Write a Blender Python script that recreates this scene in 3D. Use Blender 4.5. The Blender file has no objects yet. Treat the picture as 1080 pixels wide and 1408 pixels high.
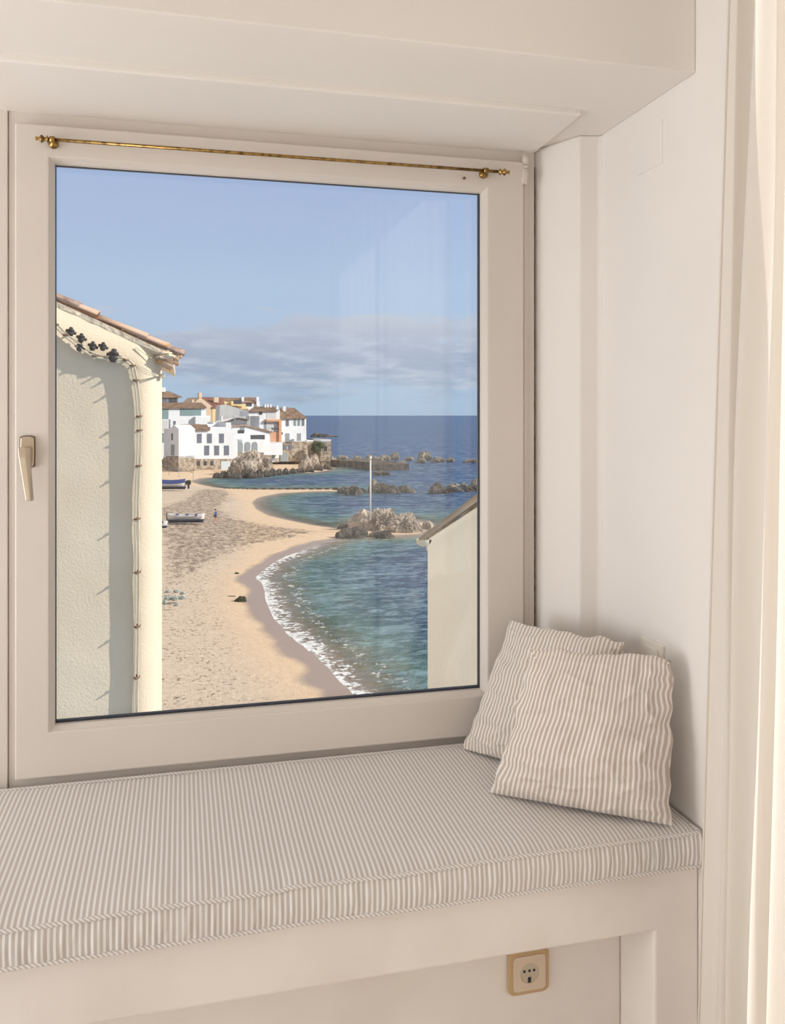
import bpy, bmesh, math, random
import numpy as np
from mathutils import Vector, Matrix, noise as mnoise

random.seed(7)
PI = math.pi
R = math.radians
SC = bpy.context.scene
COL = SC.collection

# ------------------------------------------------------------------ camera
TH = R(14.05)          # the camera looks 14 degrees to the right of the window's normal
F = 1159.0             # focal length in pixels of the 1080x1408 frame
EYE = Vector((0.0, 0.0, 1.30))
cam_d = bpy.data.cameras.new('camera')
cam = bpy.data.objects.new('camera', cam_d)
COL.objects.link(cam)
cam.location = EYE
cam.rotation_euler = (R(90), 0, -TH)
cam_d.sensor_fit = 'VERTICAL'
cam_d.sensor_height = 36.0
cam_d.lens = F * 36.0 / 1408.0
cam_d.shift_y = -(704 - 571) / 1408.0
cam_d.clip_start = 0.02
cam_d.clip_end = 60000
SC.camera = cam

def lin(r, g, b):
    f = lambda c: (c / 255 / 12.92) if c <= 10.3 else ((c / 255 + 0.055) / 1.055) ** 2.4
    return (f(r), f(g), f(b), 1.0)

# ------------------------------------------------------------------ world sky
W = bpy.data.worlds.new('sky')
SC.world = W
W.use_nodes = True
wn, wl = W.node_tree.nodes, W.node_tree.links
wn.clear()
def N(nodes, t, **kw):
    n = nodes.new(t)
    for k, v in kw.items():
        setattr(n, k, v)
    return n
tc = N(wn, 'ShaderNodeTexCoord')
sep = N(wn, 'ShaderNodeSeparateXYZ')
wl.new(tc.outputs['Generated'], sep.inputs[0])
def ramp(nodes, stops, interp='LINEAR'):
    r = nodes.new('ShaderNodeValToRGB')
    e = r.color_ramp.elements
    r.color_ramp.interpolation = interp
    while len(e) < len(stops):
        e.new(0.5)
    for i, (p, c) in enumerate(stops):
        e[i].position = p
        e[i].color = c if len(c) == 4 else (*c, 1)
    return r
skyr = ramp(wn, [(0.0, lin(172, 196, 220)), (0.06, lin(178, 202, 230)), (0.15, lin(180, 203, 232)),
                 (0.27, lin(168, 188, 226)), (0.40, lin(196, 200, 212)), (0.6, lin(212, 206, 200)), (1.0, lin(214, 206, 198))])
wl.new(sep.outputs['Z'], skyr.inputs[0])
mp = N(wn, 'ShaderNodeMapping')
mp.inputs['Scale'].default_value = (4.5, 4.5, 24)
mp.inputs['Location'].default_value = (0.4, 0.25, 0.1)
wl.new(tc.outputs['Generated'], mp.inputs[0])
cn = N(wn, 'ShaderNodeTexNoise')
cn.inputs['Scale'].default_value = 1.6
cn.inputs['Detail'].default_value = 7
cn.inputs['Roughness'].default_value = 0.55
wl.new(mp.outputs[0], cn.inputs['Vector'])
cb = ramp(wn, [(0.0, (0.25,) * 3), (0.03, (0.5,) * 3), (0.06, (0.95,) * 3), (0.085, (0.8,) * 3), (0.118, (0.4,) * 3), (0.14, (0.0,) * 3)])
wl.new(sep.outputs['Z'], cb.inputs[0])
ma = N(wn, 'ShaderNodeMath', operation='ADD')
wl.new(cn.outputs['Fac'], ma.inputs[0])
ms = N(wn, 'ShaderNodeMath', operation='MULTIPLY'); ms.inputs[1].default_value = 0.62
wl.new(cb.outputs[0], ms.inputs[0])
wl.new(ms.outputs[0], ma.inputs[1])
cm = ramp(wn, [(0.0, (0,) * 3), (0.74, (0,) * 3), (0.90, (0.85,) * 3)])
wl.new(ma.outputs[0], cm.inputs[0])
cc = ramp(wn, [(0.03, lin(160, 178, 203)), (0.065, lin(164, 176, 201)), (0.10, lin(186, 194, 212)), (0.13, lin(208, 212, 224))])
wl.new(sep.outputs['Z'], cc.inputs[0])
cn2 = N(wn, 'ShaderNodeTexNoise')
cn2.inputs['Scale'].default_value = 3.6; cn2.inputs['Detail'].default_value = 8; cn2.inputs['Roughness'].default_value = 0.6
wl.new(mp.outputs[0], cn2.inputs['Vector'])
c2r = ramp(wn, [(0.46, (0,) * 3), (0.66, (1,) * 3)])
wl.new(cn2.outputs['Fac'], c2r.inputs[0])
ccx = N(wn, 'ShaderNodeMix', data_type='RGBA')
wl.new(c2r.outputs[0], ccx.inputs[0]); wl.new(cc.outputs[0], ccx.inputs[6]); ccx.inputs[7].default_value = lin(196, 205, 221)
mx = N(wn, 'ShaderNodeMix', data_type='RGBA')
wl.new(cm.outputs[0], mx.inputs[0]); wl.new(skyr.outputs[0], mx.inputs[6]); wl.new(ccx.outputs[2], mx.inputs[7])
bg = N(wn, 'ShaderNodeBackground'); bg.inputs[1].default_value = 1.0
wo = N(wn, 'ShaderNodeOutputWorld')
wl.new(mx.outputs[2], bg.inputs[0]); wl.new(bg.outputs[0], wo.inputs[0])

# ------------------------------------------------------------------ sun and added fill lamps
sd_ = bpy.data.lights.new('sun', 'SUN')
sd_.energy = 4.6
sd_.angle = R(0.6)
sd_.color = (1.0, 0.965, 0.91)
sun = bpy.data.objects.new('sun', sd_); COL.objects.link(sun)
SUNV = Vector((1.0, -0.35, 0.56)).normalized()
sun.rotation_euler = SUNV.to_track_quat('Z', 'Y').to_euler()

def area(name, loc, direction, sx, sy, power, color):
    d = bpy.data.lights.new(name, 'AREA')
    d.shape = 'RECTANGLE'; d.size = sx; d.size_y = sy; d.energy = power; d.color = color
    o = bpy.data.objects.new(name, d); COL.objects.link(o)
    o.location = loc
    o.rotation_euler = Vector(direction).to_track_quat('-Z', 'Y').to_euler()
    return o
# added fill lamps brightening the room from left, recess and rear; no windows there
area('fill_left', (-2.28, -0.4, 1.15), (1, 0.16, 0.06), 2.0, 1.7, 15, (0.93, 0.97, 1.0))
area('fill_recess', (-2.25, 1.12, 1.0), (1, 0.14, 0.16), 1.2, 1.5, 38, (0.93, 0.97, 1.0))
area('fill_rear', (-1.92, -2.52, 0.75), (0.25, 1, 0.0), 0.75, 1.2, 5, (0.95, 0.98, 1.0))

vs = SC.view_settings
vs.view_transform = 'Standard'; vs.look = 'None'; vs.gamma = 1.0; vs.use_curve_mapping = False
vs.exposure = 0.0
SC.cycles.use_denoising = True
SC.cycles.max_bounces = 10
SC.cycles.diffuse_bounces = 6
SC.cycles.transparent_max_bounces = 12
SC.cycles.sample_clamp_indirect = 6

# ------------------------------------------------------------------ measuring helpers
SEA = EYE.z - 13.0
CT, ST = math.cos(TH), math.sin(TH)
def ray(u, v):
    x = (u - 540) / F
    return Vector((x * CT + ST, -x * ST + CT, (571 - v) / F))
def at(u, v, zc):
    return EYE + ray(u, v) * zc
def ground(u, v, z=None):
    z = SEA if z is None else z
    d = ray(u, v)
    return EYE + d * ((z - EYE.z) / d.z)
def on_plane(u, v, p0, n):
    d = ray(u, v)
    return EYE + d * ((p0 - EYE).dot(n) / d.dot(n))
def depth_at(v):
    return 13.0 * F / (v - 571)

# ------------------------------------------------------------------ materials
def mat(name, color, rough=0.6, noise=None, bump=None, spec=0.4, metallic=0.0, coord='Object', sheen=0):
    """noise=(scale, colour2, lo, hi) mixes a second colour in patches; bump=(scale, strength, distance, detail)"""
    m = bpy.data.materials.new(name); m.use_nodes = True
    nt = m.node_tree; n, l = nt.nodes, nt.links
    b = n['Principled BSDF']
    b.inputs['Base Color'].default_value = color
    b.inputs['Roughness'].default_value = rough
    b.inputs['Specular IOR Level'].default_value = spec
    b.inputs['Metallic'].default_value = metallic
    if sheen:
        b.inputs['Sheen Weight'].default_value = sheen
    t = n.new('ShaderNodeTexCoord')
    if noise:
        nz = n.new('ShaderNodeTexNoise'); nz.inputs['Scale'].default_value = noise[0]; nz.inputs['Detail'].default_value = 8
        l.new(t.outputs[coord], nz.inputs['Vector'])
        rp = ramp(n, [(noise[2], color), (noise[3], noise[1])])
        l.new(nz.outputs['Fac'], rp.inputs[0]); l.new(rp.outputs[0], b.inputs['Base Color'])
    if bump:
        nb = n.new('ShaderNodeTexNoise'); nb.inputs['Scale'].default_value = bump[0]
        nb.inputs['Detail'].default_value = bump[3] if len(bump) > 3 else 5
        l.new(t.outputs[coord], nb.inputs['Vector'])
        bp = n.new('ShaderNodeBump'); bp.inputs['Strength'].default_value = bump[1]; bp.inputs['Distance'].default_value = bump[2]
        l.new(nb.outputs['Fac'], bp.inputs['Height']); l.new(bp.outputs[0], b.inputs['Normal'])
    return m

M = {}
M['plaster'] = mat('wall_plaster', lin(235, 229, 223), 0.75, (2.2, lin(231, 225, 219), 0.35, 0.7), (9, 0.12, 0.01, 6))
M['soffit'] = mat('soffit_paint', lin(237, 231, 225), 0.7, (2.0, lin(233, 227, 221), 0.35, 0.7), (14, 0.10, 0.006, 6))
M['bench'] = mat('bench_plaster', lin(235, 228, 221), 0.6, (5, lin(227, 218, 210), 0.45, 0.72), (11, 0.25, 0.008, 7))
M['frame'] = mat('window_paint', lin(220, 211, 202), 0.38, (3, lin(215, 206, 197), 0.4, 0.7), (30, 0.04, 0.002), 0.45)
M['gasket'] = mat('rubber_gasket', lin(52, 56, 66), 0.5)
M['dark_gap'] = mat('gap_dark_brown', lin(118, 105, 92), 0.9, (40, lin(70, 60, 52), 0.45, 0.6))
M['brass'] = mat('brass', lin(172, 140, 84), 0.28, (60, lin(112, 86, 52), 0.45, 0.62), (120, 0.1, 0.001), 0.5, 1.0)
M['handle'] = mat('champagne_metal', lin(200, 184, 162), 0.32, None, None, 0.5, 0.75)
M['rosette_edge'] = mat('rosette_edge', lin(120, 108, 92), 0.4, None, None, 0.5, 0.5)
M['floor'] = mat('floor_tile', lin(228, 220, 213), 0.5, (4, lin(220, 210, 202), 0.4, 0.6))
M['plastic'] = mat('white_plastic', lin(236, 230, 222), 0.35)
M['socket_rim'] = mat('beige_rim', lin(196, 164, 124), 0.35)
M['socket_plate'] = mat('socket_plate', lin(215, 196, 174), 0.35)
M['socket_cup'] = mat('socket_cup', lin(196, 182, 160), 0.4)
M['black'] = mat('black_rubber', lin(38, 38, 40), 0.55)
M['steel'] = mat('steel', lin(150, 140, 125), 0.4, None, None, 0.5, 0.8)

def stripe_mat(name, mode, pitch, c1, c2, wrinkle):
    m = bpy.data.materials.new(name); m.use_nodes = True
    n, l = m.node_tree.nodes, m.node_tree.links
    b = n['Principled BSDF']; b.inputs['Roughness'].default_value = 0.85
    b.inputs['Sheen Weight'].default_value = 0.25
    b.inputs['Specular IOR Level'].default_value = 0.25
    t = n.new('ShaderNodeTexCoord'); s = n.new('ShaderNodeSeparateXYZ')
    l.new(t.outputs['UV' if mode == 'uv' else 'Object'], s.inputs[0])
    src = s.outputs['X']
    if mode == 'diag':
        a = n.new('ShaderNodeMath'); a.operation = 'ADD'
        l.new(s.outputs['X'], a.inputs[0]); l.new(s.outputs['Y'], a.inputs[1]); 
        a2 = n.new('ShaderNodeMath'); a2.operation = 'ADD'
        l.new(a.outputs[0], a2.inputs[0]); l.new(s.outputs['Z'], a2.inputs[1]); src = a2.outputs[0]
    # small sideways drift of the threads
    nz = n.new('ShaderNodeTexNoise'); nz.inputs['Scale'].default_value = 9; nz.inputs['Detail'].default_value = 2
    l.new(t.outputs['UV' if mode == 'uv' else 'Object'], nz.inputs['Vector'])
    md = n.new('ShaderNodeMath'); md.operation = 'MULTIPLY_ADD'; md.inputs[1].default_value = wrinkle; 
    l.new(nz.outputs['Fac'], md.inputs[0]); l.new(src, md.inputs[2])
    mu = n.new('ShaderNodeMath'); mu.operation = 'MULTIPLY'; mu.inputs[1].default_value = 2 * PI / pitch
    l.new(md.outputs[0], mu.inputs[0])
    si = n.new('ShaderNodeMath'); si.operation = 'SINE'; l.new(mu.outputs[0], si.inputs[0])
    ad = n.new('ShaderNodeMath'); ad.operation = 'MULTIPLY_ADD'; ad.inputs[1].default_value = 0.5; ad.inputs[2].default_value = 0.5
    l.new(si.outputs[0], ad.inputs[0])
    rp = ramp(n, [(0.48, c1), (0.74, c2)])
    l.new(ad.outputs[0], rp.inputs[0])
    l.new(rp.outputs[0], b.inputs['Base Color'])
    nb = n.new('ShaderNodeTexNoise'); nb.inputs['Scale'].default_value = 420; l.new(t.outputs['Object'], nb.inputs['Vector'])
    bp = n.new('ShaderNodeBump'); bp.inputs['Strength'].default_value = 0.25; bp.inputs['Distance'].default_value = 0.001
    l.new(nb.outputs['Fac'], bp.inputs['Height']); l.new(bp.outputs[0], b.inputs['Normal'])
    return m
TAUPE, CREAM = lin(197, 188, 182), lin(234, 231, 229)
M['stripe'] = stripe_mat('striped_ticking', 'x', 0.0090, TAUPE, CREAM, 0.0012)
M['stripe_uv'] = stripe_mat('striped_pillow_cloth', 'uv', 0.0101, lin(192, 178, 166), lin(232, 226, 219), 0.0015)
M['stripe_pipe'] = stripe_mat('striped_piping', 'diag', 0.0080, TAUPE, CREAM, 0.0)

# glass: clear with a faint mirror
gm = bpy.data.materials.new('window_glass'); gm.use_nodes = True
n, l = gm.node_tree.nodes, gm.node_tree.links
n.clear()
lw = n.new('ShaderNodeLayerWeight'); lw.inputs[0].default_value = 0.35
mm = n.new('ShaderNodeMath'); mm.operation = 'MULTIPLY_ADD'; mm.inputs[1].default_value = 0.16; mm.inputs[2].default_value = 0.048
l.new(lw.outputs['Facing'], mm.inputs[0])
tr = n.new('ShaderNodeBsdfTransparent'); tr.inputs[0].default_value = (0.985, 0.99, 0.985, 1)
gl = n.new('ShaderNodeBsdfGlossy'); gl.inputs['Roughness'].default_value = 0.0
mxs = n.new('ShaderNodeMixShader'); o_ = n.new('ShaderNodeOutputMaterial')
l.new(mm.outputs[0], mxs.inputs[0]); l.new(tr.outputs[0], mxs.inputs[1]); l.new(gl.outputs[0], mxs.inputs[2]); l.new(mxs.outputs[0], o_.inputs[0])
M['glass'] = gm

# curtain cloth: lets light through
cmx = bpy.data.materials.new('curtain_cloth'); cmx.use_nodes = True
n, l = cmx.node_tree.nodes, cmx.node_tree.links
n.clear()
df = n.new('ShaderNodeBsdfDiffuse'); df.inputs[0].default_value = lin(238, 232, 224)
tl = n.new('ShaderNodeBsdfTranslucent'); tl.inputs[0].default_value = lin(238, 232, 222)
mxs = n.new('ShaderNodeMixShader'); mxs.inputs[0].default_value = 0.40
o_ = n.new('ShaderNodeOutputMaterial')
l.new(df.outputs[0], mxs.inputs[1]); l.new(tl.outputs[0], mxs.inputs[2]); l.new(mxs.outputs[0], o_.inputs[0])
M['curtain'] = cmx

# outdoors
M['stucco'] = mat('cream_stucco', lin(232, 214, 188), 0.9, (1.5, lin(226, 206, 178), 0.4, 0.75), (48, 0.42, 0.012, 4), 0.2)
M['stucco_smooth'] = mat('smooth_cream_render', lin(222, 206, 182), 0.9, (0.8, lin(217, 200, 176), 0.4, 0.7), None, 0.2)
M['tile'] = mat('clay_tile', lin(206, 172, 148), 0.85, (9, lin(206, 146, 72), 0.54, 0.64), (30, 0.5, 0.01), 0.2)
M['tile2'] = mat('worn_clay_tile', lin(178, 150, 134), 0.9, (14, lin(132, 110, 98), 0.45, 0.6), (40, 0.6, 0.012), 0.2)
M['old_roof'] = mat('old_roof_tile', lin(132, 116, 100), 0.95, (7, lin(92, 84, 70), 0.45, 0.6), (20, 0.6, 0.03), 0.1)
M['mortar'] = mat('old_mortar', lin(228, 210, 184), 0.95, (10, lin(196, 176, 152), 0.5, 0.68), (18, 0.8, 0.03), 0.1)
M['cable'] = mat('cream_cable', lin(206, 194, 170), 0.6)
M['cable_dark'] = mat('grey_cable', lin(120, 108, 92), 0.6)
M['rust'] = mat('rusty_clamp', lin(130, 96, 70), 0.8)
M['roof'] = mat('roof_tiles_far', lin(146, 122, 104), 0.95, (0.9, lin(112, 92, 78), 0.4, 0.62), None, 0.1)
M['roof_red'] = mat('roof_red_far', lin(138, 96, 84), 0.95, (0.7, lin(116, 84, 74), 0.4, 0.6), None, 0.1)
M['white'] = mat('whitewash', lin(228, 230, 232), 0.9, (0.5, lin(221, 222, 224), 0.4, 0.7), None, 0.1)
M['greywhite'] = mat('grey_render', lin(204, 204, 202), 0.9, (0.6, lin(188, 188, 188), 0.4, 0.7), None, 0.1)
M['beige'] = mat('beige_render', lin(214, 190, 164), 0.9, None, None, 0.1)
M['yellow'] = mat('yellow_render', lin(232, 206, 156), 0.9, None, None, 0.1)
M['orange'] = mat('orange_render', lin(206, 158, 126), 0.9, None, None, 0.1)
M['pane'] = mat('far_window_pane', lin(104, 110, 124), 0.5)
M['pane_dark'] = mat('dark_opening', lin(66, 66, 70), 0.5)
M['pane_green'] = mat('green_glazing', lin(128, 150, 150), 0.15)
M['shutter'] = mat('pale_blue_door', lin(196, 208, 212), 0.7)
M['greydoor'] = mat('grey_door', lin(140, 148, 152), 0.7)
M['stonewall'] = mat('rubble_stone', lin(186, 172, 154), 0.95, (1.3, lin(134, 120, 106), 0.42, 0.62), (2.5, 0.8, 0.2), 0.1)
M['darkstone'] = mat('dark_quay_stone', lin(112, 102, 94), 0.95, (0.8, lin(78, 72, 68), 0.4, 0.62), (2, 0.7, 0.2), 0.1)
def rock_mat(name, c1, c2, c3, s):
    m = mat(name, c1, 0.95, (s, c2, 0.42, 0.6), (s * 2.2, 0.9, 0.25 / s, 8), 0.15)
    return m
M['rock'] = rock_mat('pale_granite', lin(196, 180, 164), lin(134, 122, 110), None, 0.6)
M['rock_far'] = rock_mat('shore_granite', lin(160, 150, 138), lin(92, 86, 80), None, 0.35)
M['rock_low'] = rock_mat('wet_granite', lin(118, 110, 102), lin(66, 62, 60), None, 0.5)
M['rock_green'] = rock_mat('greenish_stone', lin(196, 200, 192), lin(152, 160, 154), None, 1.5)
M['weed'] = mat('seaweed', lin(72, 66, 44), 0.9, (6, lin(40, 52, 30), 0.4, 0.6))
M['shrub'] = mat('shrub_leaf', lin(84, 96, 62), 0.9, (3, lin(50, 62, 38), 0.4, 0.6), (6, 0.8, 0.2))
M['boat_blue'] = mat('blue_boat_cover', lin(48, 66, 122), 0.7)
M['boat_white'] = mat('white_boat_hull', lin(232, 228, 222), 0.6)
M['boat_dark'] = mat('dark_boat_keel', lin(46, 54, 78), 0.6)
M['skin'] = mat('skin', lin(196, 150, 124), 0.7)
M['shirt'] = mat('blue_shirt', lin(52, 92, 172), 0.8)
M['hair'] = mat('brown_hair', lin(60, 44, 36), 0.8)

# ------------------------------------------------------------------ mesh helpers
def link(name, bm, m, parent=None, smooth=False, uv=None):
    me = bpy.data.meshes.new(name)
    bmesh.ops.recalc_face_normals(bm, faces=bm.faces)
    bm.to_mesh(me); bm.free()
    if smooth:
        me.polygons.foreach_set('use_smooth', [True] * len(me.polygons))
    me.materials.append(m)
    o = bpy.data.objects.new(name, me); COL.objects.link(o)
    if parent is not None:
        o.parent = parent
        o.matrix_parent_inverse = parent.matrix_world.inverted() if parent.matrix_world != Matrix() else Matrix()
    return o
def thing(name, label, cat, loc=(0, 0, 0), group=None):
    o = bpy.data.objects.new(name, None); COL.objects.link(o)
    o.empty_display_size = 0.05
    o.location = loc
    o.matrix_world = Matrix.Translation(loc)
    return tag(o, label, cat, group)
def tag(o, label, cat, group=None):
    o['label'] = label; o['category'] = cat
    if group: o['group'] = group
    return o
def struct(o, label=None):
    o['kind'] = 'structure'
    if label: o['label'] = label
    return o
def add_box(bm, x0, x1, y0, y1, z0, z1, bev=0):
    r = bmesh.ops.create_cube(bm, size=1)
    vs_ = r['verts']
    for v in vs_:
        v.co = Vector(((x0 + x1) / 2 + v.co.x * (x1 - x0), (y0 + y1) / 2 + v.co.y * (y1 - y0), (z0 + z1) / 2 + v.co.z * (z1 - z0)))
    if bev:
        es = list({e for v in vs_ for e in v.link_edges})
        bmesh.ops.bevel(bm, geom=es, offset=bev, segments=3, profile=0.5, affect='EDGES')
def box(name, m, x0, x1, y0, y1, z0, z1, bev=0, parent=None):
    bm = bmesh.new(); add_box(bm, x0, x1, y0, y1, z0, z1, bev)
    return link(name, bm, m, parent)
def add_prism(bm, pts, off):
    """pts: list of 3D points of a planar outline, off: extrusion vector"""
    off = Vector(off)
    a = [bm.verts.new(p) for p in pts]; b = [bm.verts.new(Vector(p) + off) for p in pts]
    k = len(pts)
    bm.faces.new(a); bm.faces.new(list(reversed(b)))
    for i in range(k):
        bm.faces.new((a[i], a[(i + 1) % k], b[(i + 1) % k], b[i]))
def add_tube(bm, pts, r, seg=10, cap=True, radii=None):
    pts = [Vector(p) for p in pts]
    rings = []
    up = Vector((0, 0, 1))
    prev = None
    for i, p in enumerate(pts):
        d = (pts[min(i + 1, len(pts) - 1)] - pts[max(i - 1, 0)]).normalized()
        if prev is None:
            a = d.cross(up)
            if a.length < 1e-3: a = d.cross(Vector((1, 0, 0)))
        else:
            a = prev - d * prev.dot(d)
        a.normalize(); prev = a
        b = d.cross(a)
        rr = radii[i] if radii else r
        rings.append([bm.verts.new(p + (a * math.cos(2 * PI * k / seg) + b * math.sin(2 * PI * k / seg)) * rr) for k in range(seg)])
    for i in range(len(rings) - 1):
        for k in range(seg):
            bm.faces.new((rings[i][k], rings[i][(k + 1) % seg], rings[i + 1][(k + 1) % seg], rings[i + 1][k]))
    if cap:
        bm.faces.new(list(reversed(rings[0]))); bm.faces.new(rings[-1])
def smooth_path(pts, n=8):
    P = [Vector(p) for p in pts]; out = []
    for i in range(len(P) - 1):
        p0, p1, p2, p3 = P[max(i - 1, 0)], P[i], P[i + 1], P[min(i + 2, len(P) - 1)]
        for k in range(n):
            t = k / n
            out.append(0.5 * ((2 * p1) + (p2 - p0) * t + (2 * p0 - 5 * p1 + 4 * p2 - p3) * t * t + (3 * p1 - p0 - 3 * p2 + p3) * t ** 3))
    out.append(P[-1]); return out
def rounded_rect(w, h, r, k=6):
    pts = []
    for cx, cz, a0 in ((w / 2 - r, h / 2 - r, 0), (-w / 2 + r, h / 2 - r, 90), (-w / 2 + r, -h / 2 + r, 180), (w / 2 - r, -h / 2 + r, 270)):
        for i in range(k + 1):
            a = R(a0 + 90 * i / k); pts.append((cx + r * math.cos(a), cz + r * math.sin(a)))
    return pts

# ================================================================== THE ROOM
YW = 1.90            # inner face of the fixed window frame
XR = 0.940           # right wall
Y_BEAM = 1.402
Z_SOF = 1.945
Z_CEIL = 2.52
XL = -2.35; YB = -2.6

# window wall (thick, with the opening of the window)
bm = bmesh.new()
add_box(bm, XL, -0.352, 1.905, 2.20, 0, Z_CEIL)          # left of the window
add_box(bm, 0.832, XR + 0.3, 1.905, 2.20, 0, Z_CEIL)     # right of it
add_box(bm, -0.352, 0.832, 1.905, 2.20, 0, 0.50)
add_box(bm, -0.352, 0.832, 1.905, 2.20, 1.942, Z_CEIL)
struct(link('wall_window', bm, M['plaster']))
# wall face left of the window stands slightly proud of the frame
struct(box('trim_1', M['frame'], XL, -0.3503, 1.888, 1.905, 0.46, Z_SOF, 0.002))
# splayed right reveal with its narrow step
bm = bmesh.new()
pts = [(0.829, 1.906, 0), (0.890, 1.778, 0), (0.932, 1.770, 0), (XR, 1.762, 0), (XR + 0.1, 1.762, 0), (XR + 0.1, 1.906, 0)]
add_prism(bm, [Vector(p) + Vector((0, 0, 0.30)) for p in pts], (0, 0, Z_SOF - 0.30))
ob = link('wall_reveal', bm, M['plaster']); struct(ob)
bv = ob.modifiers.new('b', 'BEVEL'); bv.width = 0.004; bv.segments = 3; bv.limit_method = 'ANGLE'
# right wall with the tall opening of the curtained window
WY0, WY1, WZ0, WZ1 = -1.0, 1.10, 0.10, 2.30
bm = bmesh.new()
add_box(bm, XR, XR + 0.25, WY1, 1.906, 0, Z_CEIL)
add_box(bm, XR, XR + 0.25, YB, WY0, 0, Z_CEIL)
add_box(bm, XR, XR + 0.25, WY0, WY1, 0, WZ0)
add_box(bm, XR, XR + 0.25, WY0, WY1, WZ1, Z_CEIL)
struct(link('wall_right', bm, M['plaster']))
# left wall and rear wall, both closed
bm = bmesh.new()
add_box(bm, XL - 0.25, XL, YB, 2.2, 0, Z_CEIL)
struct(link('wall_left', bm, M['plaster']))
bm = bmesh.new()
add_box(bm, XL, XR + 0.25, YB - 0.25, YB, 0, Z_CEIL)
struct(link('wall_back', bm, M['plaster']))
struct(box('floor', M['floor'], XL - 0.25, XR + 0.25, YB - 0.25, 2.2, -0.2, 0))
struct(box('ceiling', M['soffit'], XL - 0.25, XR + 0.25, YB - 0.25, 2.2, Z_CEIL, Z_CEIL + 0.25))
# dropped beam over the window seat: its front face and its soffit
ob = struct(box('trim_2', M['soffit'], XL, XR, Y_BEAM, 1.906, Z_SOF, Z_CEIL, 0.003))
ob['label'] = 'deep painted beam and soffit above the window seat'
# shallow lowered panel in the soffit next to the window
bm = bmesh.new()
add_prism(bm, [(XL, 1.628, Z_SOF - 0.013), (0.818, 1.628, Z_SOF - 0.013), (0.828, 1.905, Z_SOF - 0.013), (XL, 1.905, Z_SOF - 0.013)], (0, 0, 0.016))
ob = link('trim_3', bm, M['soffit']); struct(ob)
bv = ob.modifiers.new('b', 'BEVEL'); bv.width = 0.004; bv.segments = 3; bv.limit_method = 'ANGLE'

# the bench: plastered masonry with a niche below
bm = bmesh.new()
yb0 = 1.392
add_prism(bm, [(XL, yb0, .346), (.846, yb0, .346), (.846, yb0, 0), (XR, yb0, 0), (XR, yb0, .463), (XL, yb0, .463)], (0, 1.90 - yb0, 0))   # slab and right pier
add_box(bm, XL, 0.846, 1.512, 1.90, 0, 0.346)                    # niche back
bmesh.ops.remove_doubles(bm, verts=bm.verts, dist=1e-5)
ob = link('trim_4', bm, M['bench']); struct(ob, 'plastered masonry window seat with a shallow niche below')
bv = ob.modifiers.new('b', 'BEVEL'); bv.width = 0.006; bv.segments = 3; bv.limit_method = 'ANGLE'

# ------------------------------------------------------------------ the picture window
win = thing('window_1', 'large white casement window in a fixed frame looking onto the bay', 'window', (0.24, YW, 0.5))
win['kind'] = 'structure'
bm = bmesh.new()
FX0, FX1, FZ0, FZ1 = -0.350, 0.828, 0.515, 1.938
SX0, SX1, SZ0, SZ1 = -0.3335, 0.792, 0.547, 1.9035
GX0, GX1, GZ0, GZ1 = -0.2590, 0.690, 0.650, 1.828
def frame_bm(bm, x0, x1, z0, z1, ix0, ix1, iz0, iz1, y0, y1):
    """mitred rectangular frame"""
    o = [(x0, z0), (x1, z0), (x1, z1), (x0, z1)]; i = [(ix0, iz0), (ix1, iz0), (ix1, iz1), (ix0, iz1)]
    V = {}
    for k in range(4):
        for y in (y0, y1):
            V[('o', k, y)] = bm.verts.new((o[k][0], y, o[k][1])); V[('i', k, y)] = bm.verts.new((i[k][0], y, i[k][1]))
    for k in range(4):
        j = (k + 1) % 4
        bm.faces.new((V['o', k, y0], V['o', j, y0], V['i', j, y0], V['i', k, y0]))
        bm.faces.new((V['o', k, y1], V['i', k, y1], V['i', j, y1], V['o', j, y1]))
        bm.faces.new((V['o', k, y0], V['o', k, y1], V['o', j, y1], V['o', j, y0]))
        bm.faces.new((V['i', k, y0], V['i', j, y0], V['i', j, y1], V['i', k, y1]))
def bevel_mod(o, w, s=2):
    b = o.modifiers.new('b', 'BEVEL'); b.width = w; b.segments = s; b.limit_method = 'ANGLE'; b.angle_limit = R(40)
frame_bm(bm, FX0, FX1, FZ0, FZ1, SX0 + 0.02, SX1 - 0.02, SZ0 + 0.02, SZ1 - 0.02, 1.893, 1.965)
o = link('window_frame', bm, M['frame'], win); bevel_mod(o, 0.003)
bm = bmesh.new()
frame_bm(bm, SX0, SX1, SZ0, SZ1, GX0 - 0.008, GX1 + 0.008, GZ0 - 0.008, GZ1 + 0.008, 1.872, 1.945)
sash = link('sash', bm, M['frame'], win); bevel_mod(sash, 0.004, 3)
bm = bmesh.new()                                     # glazing bead: sloped inner lip
o4 = [(GX0 - 0.0085, GZ0 - 0.0085), (GX1 + 0.0085, GZ0 - 0.0085), (GX1 + 0.0085, GZ1 + 0.0085), (GX0 - 0.0085, GZ1 + 0.0085)]
i4 = [(GX0, GZ0), (GX1, GZ0), (GX1, GZ1), (GX0, GZ1)]
ring = []
for (pts4, y) in ((o4, 1.876), (i4, 1.888), (i4, 1.900), (o4, 1.900)):
    ring.append([bm.verts.new((p[0], y, p[1])) for p in pts4])
for a in range(4):
    for k in range(4):
        bm.faces.new((ring[a][k], ring[a][(k + 1) % 4], ring[(a + 1) % 4][(k + 1) % 4], ring[(a + 1) % 4][k]))
link('glazing_bead', bm, M['frame'], win)
bm = bmesh.new()
frame_bm(bm, GX0 - 0.004, GX1 + 0.004, GZ0 - 0.004, GZ1 + 0.004, GX0 + 0.0010, GX1 - 0.0026, GZ0 + 0.0045, GZ1 - 0.0008, 1.9002, 1.9105)
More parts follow.
